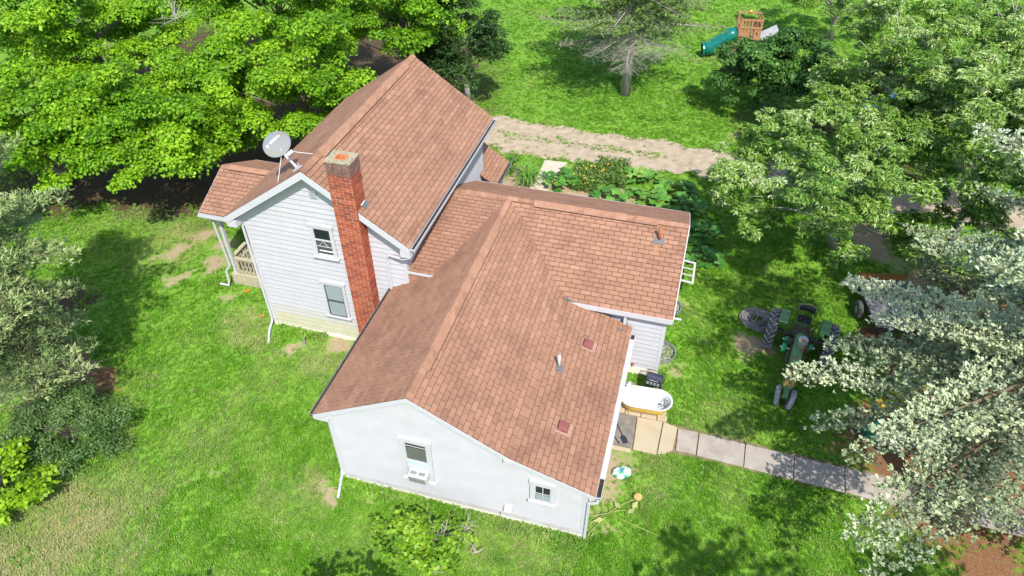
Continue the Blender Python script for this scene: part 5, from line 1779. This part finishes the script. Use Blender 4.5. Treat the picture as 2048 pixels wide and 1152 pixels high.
M_weed = mat('weed_leaf', (.085, .20, .018), (.15, .31, .035), 9, .6, trans=.25)
wk = (fbm(gxr, gyr, 1.7, 71) > .60) & (RNG.random(len(gxr)) < .05)
n = int(wk.sum())
me = bpy.data.meshes.new('weeds')
me.vertices.add(n)
me.vertices.foreach_set('co', np.stack([gxr[wk], gyr[wk], np.full(n, .0)], 1).astype(np.float32).ravel())
a = me.attributes.new('rot', 'FLOAT_VECTOR', 'POINT')
a.data.foreach_set('vector', np.stack([RNG.uniform(-.2, .2, n), RNG.uniform(-.2, .2, n), RNG.uniform(0, 6.28, n)], 1).astype(np.float32).ravel())
a = me.attributes.new('scl', 'FLOAT', 'POINT')
a.data.foreach_set('value', RNG.uniform(.45, 1.0, n).astype(np.float32))
me.materials.append(M_weed)
o = bpy.data.objects.new('weeds', me)
link(o)
tag(o, kind='stuff')
o.modifiers.new('scatter', 'NODES').node_group = scatter_group(bpy.data.objects.new('weed', rosette(5).mesh('weed', M_weed)))
print('grass tufts', len(gxr))
# ================================================================ TREES AND PLANTS
def unit(a):
    return a / np.maximum(np.linalg.norm(a, axis=1, keepdims=True), 1e-9)


def kites(C, D, Nn, ln, wd, droop=.15, mid=.42):
    """leaf-shaped quads: base at C, pointing along D, facing Nn"""
    D = unit(D)
    S = unit(np.cross(D, Nn))
    Nn = np.cross(S, D)
    ln, wd = np.asarray(ln)[:, None], np.asarray(wd)[:, None]
    a = C
    m_ = C + D * ln * mid
    t = C + D * ln - Nn * ln * droop
    V = np.stack([a, m_ + S * wd * .5 - Nn * wd * .08, t, m_ - S * wd * .5 - Nn * wd * .08], 1).reshape(-1, 3)
    Q = np.arange(len(V)).reshape(-1, 4)
    return V, Q


def limb_paths(mb, base, top, targets, r0, rng, n=5):
    """tapered trunk from base to top and limbs curving to the targets"""
    base, top = Vector(base), Vector(top)
    H = top.z - base.z
    pts = [base.lerp(top, t) + Vector((rng.uniform(-.12, .12), rng.uniform(-.12, .12), 0)) * (t > 0) for t in (0, .25, .5, .75, 1)]
    pts[0].z -= .1
    mb.tube(pts, [r0 * 1.25, r0 * .95, r0 * .75, r0 * .5, r0 * .25], 10)
    for tg in targets:
        tg = Vector(tg)
        hz = base.z + min(max((tg.z - base.z) * rng.uniform(.35, .7), H * .18), H * .9)
        t = (hz - base.z) / H
        s = base.lerp(top, t)
        mid_ = s.lerp(tg, .5) + Vector((rng.uniform(-.3, .3), rng.uniform(-.3, .3), .25 + .1 * rng.random()))
        k = r0 * .32 * (1 - .5 * t)
        mb.tube([s, s.lerp(mid_, .5) + Vector((0, 0, .08)), mid_, tg], [k, k * .75, k * .5, k * .18], 6)


def blobs_on(c, rad3, n, rng, zmin=-.35, lo=.55, avoid=None, rsub=(.7, 1.25)):
    out = []
    tries = 0
    while len(out) < n and tries < n * 30:
        tries += 1
        d = np.array([rng.gauss(0, 1), rng.gauss(0, 1), rng.gauss(0, 1)])
        d /= np.linalg.norm(d)
        if d[2] < zmin:
            continue
        q = lo + (1 - lo) * rng.random() ** .6
        p = np.array(c) + d * q * np.array(rad3)
        if avoid and avoid(p):
            continue
        out.append((p, rng.uniform(*rsub), d))
    return out


def broadleaf(name, label, cat, base, c, rad3, ncl, leaf, per, lm, bark, r0=.22, group=None, seed=1, flat=.5, nsub=6, rsub=(.7, 1.25), avoid=None, zmin=-.35, lo=.55,
              aspect=.8, spray=None, limbs=26, bare=None, upb=.55, top=None, sub=.55):
    rng = random.Random(seed)
    nr = np.random.default_rng(seed)
    t = thing(name, label, cat, base, 0, group)
    b = np.array(base, float)
    cl = blobs_on(c, rad3, ncl, rng, zmin, lo, avoid, rsub)
    Vs, Qs, Ts, off = [], [], [], 0
    for p, r, d in cl:
        k0 = rng.uniform(-.30, .22)
        for s in range(nsub):
            a = nr.normal(size=3)
            a /= np.linalg.norm(a)
            sc = p + a * np.array([r, r, r * flat]) * .75
            if s == 0:
                sc = p
            if avoid and avoid(sc):
                continue
            sr = r * sub * rng.uniform(.75, 1.2)
            n = int(per * (sr / .5) ** 2)
            dd = unit(nr.normal(size=(n, 3)))
            dd[:, 2] = np.where(dd[:, 2] < -.25, -dd[:, 2] * .8, dd[:, 2])
            u = nr.uniform(.55, 1.08, n)[:, None]
            pos = sc + dd * u * np.array([sr, sr, sr * .62])
            if spray is None:
                nn = unit(dd * .6 + np.array([0, 0, upb]) + nr.normal(size=(n, 3)) * .38)
                ax = unit(np.cross(nn, nr.normal(size=(n, 3)))) * .8 + dd * .35 - np.array([0, 0, .2])
                ln = leaf * nr.uniform(.65, 1.25, n)
                v, q = kites(pos, ax, nn, ln, ln * aspect, .22)
                tt = np.clip(nr.normal(.5 + k0, .22, n), 0, 1)
            else:
                m_ = spray
                az = nr.uniform(0, 6.28, (n, m_))
                dr_ = np.stack([np.cos(az), np.sin(az), nr.uniform(-.75, .15, (n, m_))], 2) + dd[:, None, :] * .55
                dr_ = dr_.reshape(-1, 3)
                pp = np.repeat(pos, m_, 0)
                nn = unit(np.array([0, 0, 1.0]) + nr.normal(size=(n * m_, 3)) * .35)
                ln = leaf * nr.uniform(.6, 1.2, n * m_)
                v, q = kites(pp, dr_, nn, ln, ln * aspect, .30)
                tt = np.clip(np.repeat(nr.normal(.5 + k0, .2, n), m_) + nr.normal(0, .15, n * m_), 0, 1)
            v = v - b
            Vs.append(v)
            Qs.append(q + off)
            Ts.append(tt)
            off += len(v)
    V, Q, T = np.concatenate(Vs), np.concatenate(Qs), np.concatenate(Ts)
    np_object('crown', V, Q, T, lm, t)
    mb = MB()
    tg = [Vector(p - b) for p, r, d in rng.sample(cl, min(limbs, len(cl)))]
    tp = Vector(top) if top else Vector(np.array(c) - b) + Vector((0, 0, rad3[2] * .15))
    limb_paths(mb, (0, 0, 0), tp, tg, r0, rng)
    mb.build('trunk', bark, t, smooth=True)
    if bare:
        mb = MB()
        for (q, L_, n) in bare:
            q = Vector(q) - Vector(base)
            for i in range(n):
                d = Vector((rng.gauss(0, 1), rng.gauss(0, 1), abs(rng.gauss(.7, .5)))).normalized() * L_ * rng.uniform(.5, 1)
                e = q + d
                mb.tube([q, q + d * .5 + Vector((rng.uniform(-.05, .05),) * 3), e], [.016, .012, .005], 4)
                for j in range(4):
                    s = q + d * rng.uniform(.4, .95)
                    mb.tube([s, s + Vector((rng.gauss(0, 1), rng.gauss(0, 1), rng.gauss(.3, .6))) * L_ * .22], [.008, .003], 3)
        mb.build('dead_twigs', M_twig, t)
    return t, len(Q)


TOT = 0
maple_m = leaf_mat('maple_leaf', [(.06, .17, .005), (.15, .34, .008), (.245, .47, .013), (.36, .56, .028)], .5, .40, .3, .4, (.09, .21, .012))
ash_dark = leaf_mat('dark_ash_leaf', [(.020, .055, .012), (.045, .10, .022), (.085, .16, .035)], .5, .25, .4)
ash_m = leaf_mat('silvery_leaf', [(.06, .165, .014), (.17, .33, .034), (.32, .47, .10), (.60, .70, .38)], .42, .25, .5, .35, (.13, .24, .05))
lilac_m = leaf_mat('lilac_leaf', [(.022, .085, .014), (.055, .155, .020), (.11, .25, .035)], .5, .25, .4, .5, (.10, .22, .03))
spruce_b = leaf_mat('blue_spruce_needle', [(.12, .17, .08), (.26, .33, .18), (.46, .52, .30), (.67, .70, .44)], .6, .12, .3, .35, (.20, .28, .25))
spruce_g = leaf_mat('green_spruce_needle', [(.065, .12, .035), (.15, .225, .075), (.26, .34, .125), (.40, .45, .20)], .6, .12, .3)
pine_m = leaf_mat('sparse_pine_needle', [(.26, .25, .18), (.24, .29, .14), (.17, .27, .06), (.22, .34, .08)], .7, .2, .2)
yew_m = leaf_mat('yew_leaf', [(.035, .09, .020), (.085, .165, .038), (.16, .26, .065)], .5, .15, .4, .4, (.14, .20, .05))
lime_m = leaf_mat('lime_leaf', [(.12, .25, .008), (.25, .44, .014), (.38, .56, .03)], .45, .4, .4)
lime2_m = leaf_mat('yellow_green_leaf', [(.09, .22, .01), (.20, .38, .018), (.34, .52, .045)], .45, .4, .4)

off_house = lambda p: (p[0] > -1.3 and p[1] < 9.9 and p[0] < 8 and p[2] < 8.2) or p[2] < 1.2 or (p[0] > -4.4 and p[1] < 7.2)
mp = [((-10.2, 8.6, 0), (-9.0, 6.4, 3.9), (4.8, 4.0, 3.0), 58, 'wide bright green maple over the shady corner of the left lawn', 101),
      ((-4.6, 13.4, 0), (-4.6, 10.4, 4.5), (4.4, 4.6, 3.5), 66, 'bright green maple right behind the satellite dish', 102),
      ((-17.8, 13.5, 0), (-17.0, 12.2, 5.6), (5.2, 4.6, 3.6), 66, 'bright green maple in the far left corner', 103),
      ((-10.2, 20.5, 0), (-9.9, 19.0, 6.0), (5.4, 4.6, 3.6), 70, 'bright green maple farthest back, between the corner maple and the tall roof', 104),
      ((-15.8, 6.6, 0), (-14.2, 4.2, 3.7), (4.2, 3.4, 2.9), 50, 'bright green maple spreading at the left edge above the spruce', 106),
      ((-1.6, 19.6, 0), (-1.4, 17.6, 5.4), (3.2, 3.6, 3.4), 36, 'bright green maple beyond the peak of the tall roof', 105)]
for base, c, r3, n, lb, sd_ in mp:
    t, q = broadleaf('maple_tree', lb, 'tree', base, c, r3, int(n * 1.15), .155, 140, maple_m, M_bark, .26, 'bright green maples behind the house', sd_, avoid=off_house, flat=.40, zmin=-.5, lo=.3,
                     bare=[(tuple(gp(350, 38, 8.2)), 1.5, 7)] if sd_ == 104 else None)
    TOT += q
t, q = broadleaf('ash_tree', 'dark green tree with drooping leaves just right of the tall roof peak', 'tree', (1.2, 20.6, 0), (1.0, 19.6, 3.6), (2.2, 2.2, 3.4), 36, .22, 26, ash_dark, M_bark_pale, .18, None, 110, spray=5, aspect=.34, avoid=lambda p: p[2] < .8 or p[1] < 11)
TOT += q
# silver leaved trees on the right
no_low = lambda p: p[2] < 1.6
asht = [((21.6, 11.2, 0), (19.9, 9.2, 4.5), (4.4, 4.6, 2.5), 40, 'silvery leaved tree hanging over the lawn by the squash bed', 121),
        ((24.0, 17.2, 0), (23.3, 16.2, 5.9), (4.4, 4.4, 3.8), 60, 'silvery leaved tree in front of the trampoline, beside the gravel drive', 122),
        ((28.6, 17.0, 0), (28.2, 16.0, 5.6), (4.6, 4.6, 3.4), 34, 'silvery leaved tree on the right edge behind the spruces', 123),
        ((26.4, 11.8, 0), (25.6, 10.8, 5.9), (3.6, 3.8, 2.8), 40, 'silvery leaved tree between the trailer and the right edge', 126),
      ((30.5, 26.5, 0), (30.0, 25.6, 6.0), (4.6, 4.4, 3.8), 28, 'silvery leaved tree in the far right corner', 124),
        ((22.8, 36.5, 0), (22.4, 34.6, 4.4), (4.2, 3.2, 3.0), 22, 'silvery leaved tree at the top edge behind the play fort', 125)]
for base, c, r3, n, lb, sd_ in asht:
    t, q = broadleaf('silver_leaf_tree', lb, 'tree', base, c, r3, int(n * 1.9), .18, 74, ash_m, M_bark_pale, .2, 'silvery leaved trees on the right', sd_, spray=6, aspect=.30, avoid=no_low, flat=.8, zmin=-.6, lo=.25, sub=.55, rsub=(.35, .95), nsub=4)
    TOT += q
t, q = broadleaf('lilac_bush', 'big dark green bush in front of the play fort slide', 'bush', (18.4, 23.6, 0), (18.6, 23.4, 2.4), (3.6, 2.7, 2.5), 74, .16, 150, lilac_m, M_bark, .08, None, 131, avoid=lambda p: p[2] < .3, zmin=-.6, lo=.25, rsub=(.5, .95))
TOT += q
t, q = broadleaf('yew_bush', 'low dark green yew bush on the left lawn under the spruce', 'bush', (-3.6, -7.0, 0), (-3.65, -6.95, .8), (2.0, 1.35, .95), 54, .085, 300, yew_m, M_bark, .05, None, 132, rsub=(.35, .6), aspect=.5, zmin=-.5, nsub=5, upb=.35)
TOT += q
t, q = broadleaf('lime_shrub', 'yellow green shrub at the left edge of the photo', 'bush', (-3.75, -9.3, 0), (-3.8, -9.3, 1.1), (1.35, 1.2, 1.0), 34, .15, 85, lime_m, M_bark, .05, None, 133, rsub=(.35, .6), zmin=-.6)
TOT += q
g_ = gp(868, 1096, .0)
t, q = broadleaf('young_shrub', 'bright green shrub with grey dead twigs at the foot of the wing wall', 'bush', (g_.x, g_.y, 0), (g_.x - .2, g_.y - .15, .5), (1.75, .8, .5), 46, .14, 125, lime2_m, M_twig, .03, None, 134, lo=.3, rsub=(.2, .42), zmin=-.5, nsub=4,
                 bare=[(tuple(gp(885, 1080, .4)), .75, 9), (tuple(gp(925, 1070, .4)), .65, 8), (tuple(gp(860, 1135, .3)), .6, 7), (tuple(gp(955, 1105, .3)), .4, 4)])
TOT += q


def spruce(name, label, base, H, rprof, nb, lm, bark, seed, sprig=.15, dens=1.0, needles=6, z0=.8, group=None, cat='tree', droop=.22, nw=.34, lean=(0, 0), twig=None, dead=0, gap=.24, tintz=None, avoid=None, bl=.42, puff=.03, extra=()):
    rng = random.Random(seed)
    nr = np.random.default_rng(seed)
    t = thing(name, label, cat, base, 0, group)
    tr_ = MB()
    ax = lambda z: Vector((lean[0] * z, lean[1] * z, z))
    tr_.tube([ax(-.1), ax(H * .3), ax(H * .65), ax(H)], [.022 * H + .03, .016 * H, .009 * H, .01], 10)
    tr_.build('trunk', bark, t, smooth=True)
    br, dd_ = MB(), MB()
    P, D, TT = [], [], []
    for i in range(nb + len(extra)):
        f = ((i + rng.random() * .7) / nb) ** 1.15
        h = z0 + (H - z0 - .3) * f
        R_ = np.interp(h, [a for a, _ in rprof], [b for _, b in rprof]) * rng.uniform(.72, 1.12)
        az = i * 2.399 + rng.uniform(-.35, .35)
        if i >= nb:
            h, az, R_, zt_ = extra[i - nb]
        o = Vector((math.cos(az), math.sin(az), 0))
        sd2 = Vector((-o.y, o.x, 0))
        dr_ = droop * rng.uniform(.6, 1.4)
        cur = lambda q: ax(h) + o * (R_ * q) + Vector((0, 0, R_ * (.16 * q - dr_ * 1.9 * q * q + dr_ * 1.1 * q ** 3)))
        if i >= nb:
            cur = lambda q, h=h, o=o, R_=R_, zt_=zt_: ax(h) + o * (R_ * q) + Vector((0, 0, (zt_ - h) * q ** 1.25))
        if i < nb and avoid and avoid(cur(1.0) + Vector(base)):
            continue
        isdead = h < z0 + dead and rng.random() < .75
        tgt = dd_ if isdead else br
        tgt.tube([cur(q) for q in (0, .3, .6, .85, 1)], [.008 * R_ + .010, .007 * R_ + .006, .005 * R_ + .004, .006, .004], 5)
        s = .06 * R_
        k0 = rng.gauss(0, .13)
        while s < R_:
            q = s / R_
            for sg in (-1, 1):
                l_ = (bl * R_ * (1 - q) ** .8 + .24) * rng.uniform(.65, 1.1)
                if q < .2:
                    l_ *= .75 + q
                st = cur(q)
                d = (o * rng.uniform(.55, .85) + sd2 * sg + Vector((0, 0, rng.uniform(-.22, .12)))).normalized()
                e = st + d * l_ + Vector((0, 0, -.10 * l_))
                tgt.tube([st, st.lerp(e, .5) + Vector((0, 0, .03)), e], [.007, .005, .003], 3, cap=False)
                if isdead:
                    for j in range(int(l_ * 7)):
                        a = st.lerp(e, rng.random())
                        tgt.tube([a, a + (d + Vector((rng.gauss(0, .6), rng.gauss(0, .6), rng.gauss(-.3, .4)))) * .22], [.004, .002], 3, cap=False)
                    continue
                m_ = max(2, int(l_ / .085 * dens))
                qs = nr.uniform(.12, 1.02, m_)
                pts_ = np.array(st)[None] + np.outer(qs, np.array(e - st)) + nr.normal(0, puff, (m_, 3))
                P.append(pts_)
                D.append(np.repeat(np.array(d)[None], m_, 0) + nr.normal(0, .35, (m_, 3)) + np.array([0, 0, .12]))
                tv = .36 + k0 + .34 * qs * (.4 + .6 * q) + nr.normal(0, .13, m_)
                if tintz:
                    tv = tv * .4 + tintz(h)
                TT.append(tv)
            s += gap * rng.uniform(.8, 1.2)
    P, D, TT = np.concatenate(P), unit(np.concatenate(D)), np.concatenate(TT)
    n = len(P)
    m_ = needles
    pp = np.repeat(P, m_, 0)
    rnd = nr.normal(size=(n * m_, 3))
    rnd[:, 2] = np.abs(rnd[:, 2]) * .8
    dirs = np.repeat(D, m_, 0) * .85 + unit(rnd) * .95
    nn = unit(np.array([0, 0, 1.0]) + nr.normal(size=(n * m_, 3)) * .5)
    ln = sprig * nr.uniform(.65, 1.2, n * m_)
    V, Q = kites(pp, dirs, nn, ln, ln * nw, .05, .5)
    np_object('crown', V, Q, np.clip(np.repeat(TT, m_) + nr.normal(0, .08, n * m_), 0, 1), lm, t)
    br.build('branches', twig or M_twigbark, t)
    if dd_.v:
        dd_.build('dead_branches', M_twig, t)
    return len(Q)


M_twigbark = mat('spruce_twig', (.085, .07, .04), (.17, .13, .08), 9, .9)
over_wing = lambda p: (p.x < 16.2) or (p.z < .5) or (p.z < 6.2 and (p.x < 23.4 or p.y < -4.5))
T1 = (24.0, -2.4, 0)
boughs = []
for px, py, z in ((1578, 745, 3.3), (1688, 915, 2.9), (1622, 850, 2.6), (1690, 560, 4.6), (1660, 690, 4.0), (1705, 1075, 3.6), (1745, 1150, 3.2), (1800, 760, 5.0), (1760, 640, 5.8)):
    g = gp(px, py, z)
    boughs.append((z + (2.4 if px < 1700 else 1.6), math.atan2(g.y - T1[1], g.x - T1[0]), math.hypot(g.x - T1[0], g.y - T1[1]), z))
TOT += spruce('blue_spruce', 'large silver blue spruce whose branches hang over the tractor and the path', (24.0, -2.4, 0), 17, [(0, 4.4), (1.5, 5.2), (4, 5.5), (8, 4.8), (11, 3.8), (14, 2.2), (17, .3)], 32, spruce_b, M_bark, 201, .118, 1.75, 5, 1.7, 'blue spruces on the right', gap=.16, nw=.50, avoid=over_wing, bl=.23, puff=.07, extra=boughs)
TOT += spruce('blue_spruce', 'silver blue spruce standing behind the trailer on the right edge', (27.2, 4.6, 0), 13, [(0, 5.6), (1.5, 6.6), (4, 6.2), (8, 4.0), (13, .3)], 46, spruce_b, M_bark, 202, .125, 1.4, 4, 1.4, 'blue spruces on the right', gap=.18, nw=.52, bl=.22, puff=.065)
g_ = gp(122, 812)
TOT += spruce('green_spruce', 'grey green spruce leaning in at the left edge', (g_.x, g_.y, 0), 13, [(0, 1.3), (1.5, 1.6), (3.5, 2.5), (6, 3.0), (9, 2.8), (13, .6)], 92, spruce_g, M_bark, 203, .19, 1.15, 5, .9, None, gap=.17, nw=.21, dead=1.1, droop=.30, bl=.32, puff=.05)
TOT += spruce('ailing_pine', 'half dead conifer with a pale bare trunk on the far lawn', (10.21, 23.94, 0), 13, [(0, 3.4), (2.2, 4.4), (4, 4.9), (8, 4.3), (11, 2.6), (13, .3)], 74, pine_m, M_bark_pale, 204, .20, .62, 6, 3.1, None, gap=.26, nw=.30, dead=1.0, droop=.16, twig=M_twig, tintz=lambda h: np.clip((h - 3.4) * .2, 0, .62))
# trees just outside the picture that shade it
TOT += spruce('roadside_spruce', 'tall spruce just outside the bottom edge that shades the lawn by the path', (21.8, -14.0, 0), 13, [(0, 3.6), (3, 4.2), (8, 3.6), (11, 2.2), (13, .2)], 50, spruce_b, M_bark, 205, .26, .5, 4, 1.5, None, gap=.34, nw=.5)
TOT += spruce('roadside_spruce', 'second tall spruce outside the bottom right corner, nearer the path end', (26.8, -11.6, 0), 12, [(0, 3.4), (3, 3.8), (8, 2.8), (12, .2)], 44, spruce_b, M_bark, 209, .24, .5, 4, 1.5, None, gap=.34, nw=.5)
t, q = broadleaf('sapling', 'young tree just below the bottom edge of the photo', 'tree', (9.1, -11.6, 0), (9.0, -11.5, 3.3), (1.4, .9, 1.0), 18, .2, 40, lime2_m, M_bark, .06, None, 206, rsub=(.35, .6), nsub=4)
TOT += q
t, q = broadleaf('sapling', 'slim young tree below the left part of the bottom edge', 'tree', (5.0, -13.6, 0), (5.0, -13.5, 4.2), (.7, .6, .7), 8, .2, 40, lime2_m, M_bark, .05, None, 207, rsub=(.3, .45), nsub=4)
TOT += q
print('foliage quads', TOT)

# ---- garden
sq_m = mat('squash_leaf', (.030, .115, .018), (.085, .23, .035), 7, .5, tint=[(.035, .15, .022), (.08, .25, .030), (.15, .35, .05), (.30, .45, .08)], trans=.2)
leafv = []
for k in range(6):
    mb = MB()
    n = 9
    pr = [(0, 0, .02)]
    for i in range(n):
        a = 2 * math.pi * i / n
        r = 1.0 * (.86 + .14 * math.cos(5 * a + k)) * (1 if i else .45)
        pr.append((r * math.cos(a), r * math.sin(a), .22 * r * r - .30 * (r * math.cos(a + k)) ** 2 - .06 * (i % 2)))
    mb.add(pr, [(0, 1 + i, 1 + (i + 1) % n) for i in range(n)], (k + .5) / 6)
    leafv.append(mb.mesh('leaf', sq_m))


def squash(label, cx, cy, rx, ry, n, h, sz, dark=0):
    t = thing('squash_plant', label, 'squash plant', (cx, cy, 0), 0, 'squash plants in the garden bed')
    st = MB()
    for i in range(n):
        a, q = RD.uniform(0, 6.28), math.sqrt(RD.random())
        x, y = q * rx * math.cos(a), q * ry * math.sin(a)
        z = h * (1 - .55 * q * q) * RD.uniform(.65, 1.1)
        o = bpy.data.objects.new('leaf', leafv[min(5, max(0, int(RD.gauss(2.6 - dark, 1.3))))])
        link(o, t)
        o.location = (x, y, z)
        s = sz * RD.uniform(.7, 1.2)
        o.scale = (s, s, s)
        o.rotation_euler = (RD.uniform(-.45, .45), RD.uniform(-.45, .45), RD.uniform(0, 6.28))
        st.tube([(x * .5, y * .5, .0), (x * .85, y * .85, z * .7), (x, y, z + .01)], .012, 4)
    st.build('stems', M_stalk, t)
    return t


for (lb, px, py, rx, ry, n, h, sz, dk) in (
        ('rounded dark leafed squash plant beside the garden path', 1122, 362, .95, .95, 48, .75, .24, .8),
        ('squash plant at the left end of the long bed', 1222, 392, .9, .8, 30, .6, .25, .2),
        ('squash plant in the middle of the long bed nearest the drive', 1275, 352, 1.1, .7, 34, .6, .25, -.2),
        ('squash plant with yellowish leaves in the middle of the long bed', 1300, 392, 1.1, .8, 38, .6, .26, -1.2),
        ('squash plant in the long bed below the end of the drive', 1352, 378, 1.0, .8, 34, .6, .26, -.4),
        ('squash plant at the back corner of the right wing', 1375, 412, 1.0, .9, 34, .55, .26, .2),
        ('dark squash plant beside the end wall', 1400, 462, .9, .9, 34, .5, .26, .9),
        ('dark squash plant at the near end of the bed by the white frame', 1408, 512, .8, .7, 28, .45, .25, 1.2)):
    g = gp(px, py, .25)
    squash(lb, g.x, g.y, rx, ry, n, h, sz, dk)


def strap_plant(name, label, cat, c, n, L_, m_, flowers=None, w_=.03):
    t = thing(name, label, cat, tuple(c))
    mb = MB()
    for i in range(n):
        a = RD.uniform(0, 6.28)
        l_ = L_ * RD.uniform(.6, 1.15)
        o = Vector((math.cos(a), math.sin(a), 0))
        b = Vector((RD.uniform(-.16, .16), RD.uniform(-.3, .3), 0))
        s = Vector((-o.y, o.x, 0)) * w_
        p1, p2, p3 = b + o * l_ * .3 + Vector((0, 0, l_ * .6)), b + o * l_ * .7 + Vector((0, 0, l_ * .75)), b + o * l_ + Vector((0, 0, l_ * .5))
        mb.add([b - s, b + s, p1 + s, p1 - s, p2 + s * .7, p2 - s * .7, p3], [(0, 1, 2, 3), (3, 2, 4, 5), (5, 4, 6)], RD.random())
    mb.build('blades', m_, t)
    if flowers:
        fm, nf, rx, ry, h = flowers
        for i in range(nf):
            p = (RD.uniform(-rx, rx), RD.uniform(-ry, ry), h * RD.uniform(.7, 1.15))
            MB().lathe([(.001, .05), (.05, .03), (.065, 0), (.03, -.03), (.001, -.035)], 7, Matrix.Translation(p)).build('flower', fm, t)
    return t


lily_m = mat('daylily_blade', (.09, .24, .02), (.16, .34, .04), 6, .5, trans=.25)
bed_m = mat('bed_foliage', (.06, .15, .02), (.12, .22, .05), 6, .6, trans=.2)
mar = mat('marigold', (.75, .36, .01), (.80, .52, .03), 8, .7)
g = gp(1056, 368)
strap_plant('daylily', 'tall daylily clump with long arching leaves left of the garden path', 'plant', g, 60, 1.05, lily_m)
g = gp(1052, 350)
strap_plant('daylily', 'smaller arching daylily behind the tall clump', 'plant', g, 34, .8, lily_m)
g = gp(1018, 345)
strap_plant('flower_clump', 'dark leafy clump with a few orange blooms by the lean-to wall', 'plant', g, 44, .5, bed_m, (mar, 4, .3, .3, .35))
g = gp(1030, 326)
strap_plant('flower_clump', 'small thin leaved clump near the drive behind the lean-to', 'plant', g, 26, .45, bed_m)


def flower_bed(name, label, c, rx, ry, n, nf):
    t = thing(name, label, 'flowers', tuple(c))
    nr = np.random.default_rng(int(c[0] * 10))
    m_ = n
    pos = np.stack([nr.uniform(-rx, rx, m_), nr.uniform(-ry, ry, m_), nr.uniform(.05, .5, m_)], 1)
    ax = unit(nr.normal(size=(m_, 3)) + np.array([0, 0, .5]))
    ln = nr.uniform(.12, .26, m_)
    v, q = kites(pos, ax, unit(np.array([0, 0, 1.0]) + nr.normal(size=(m_, 3)) * .5), ln, ln * .32, .1)
    np_object('foliage', v, q, nr.random(m_), leaf_mat('marigold_leaf', [(.05, .13, .015), (.11, .21, .03), (.19, .27, .07)], .6, .25), t)
    for i in range(nf):
        p = (RD.gauss(0, .55) * rx, RD.gauss(0, .55) * ry, RD.uniform(.42, .58))
        MB().lathe([(.001, .04), (.035, .025), (.05, 0), (.02, -.02), (.001, -.025)], 8, Matrix.Translation(p)).build('flower', mar, t)
    return t


flower_bed('marigold_bed', 'orange flowered marigold clump next to the rounded squash plant', gp(1175, 362), .75, 1.15, 2200, 16)
flower_bed('marigold_bed', 'green marigold clump with few yellow blooms in the middle of the bed', gp(1222, 352), .85, 1.1, 2400, 6)
# yard weeds creeping at the gable wall
g = gp(610, 690)
mb = MB()
for i in range(5):
    a = RD.uniform(-.6, .6)
    mb.tube([(RD.uniform(-.1, .1), 0, 0), (.1 * math.sin(a), -.02, .35), (.25 * math.sin(a), .0, .62 + RD.uniform(-.1, .1))], [.01, .007, .003], 4)
o = mb.build('dry_weed', M_twig)
o.location = (g.x, g.y, 0)
tag(o, 'thin dry weed growing up against the tall gable wall', 'weed')

shingles_done()
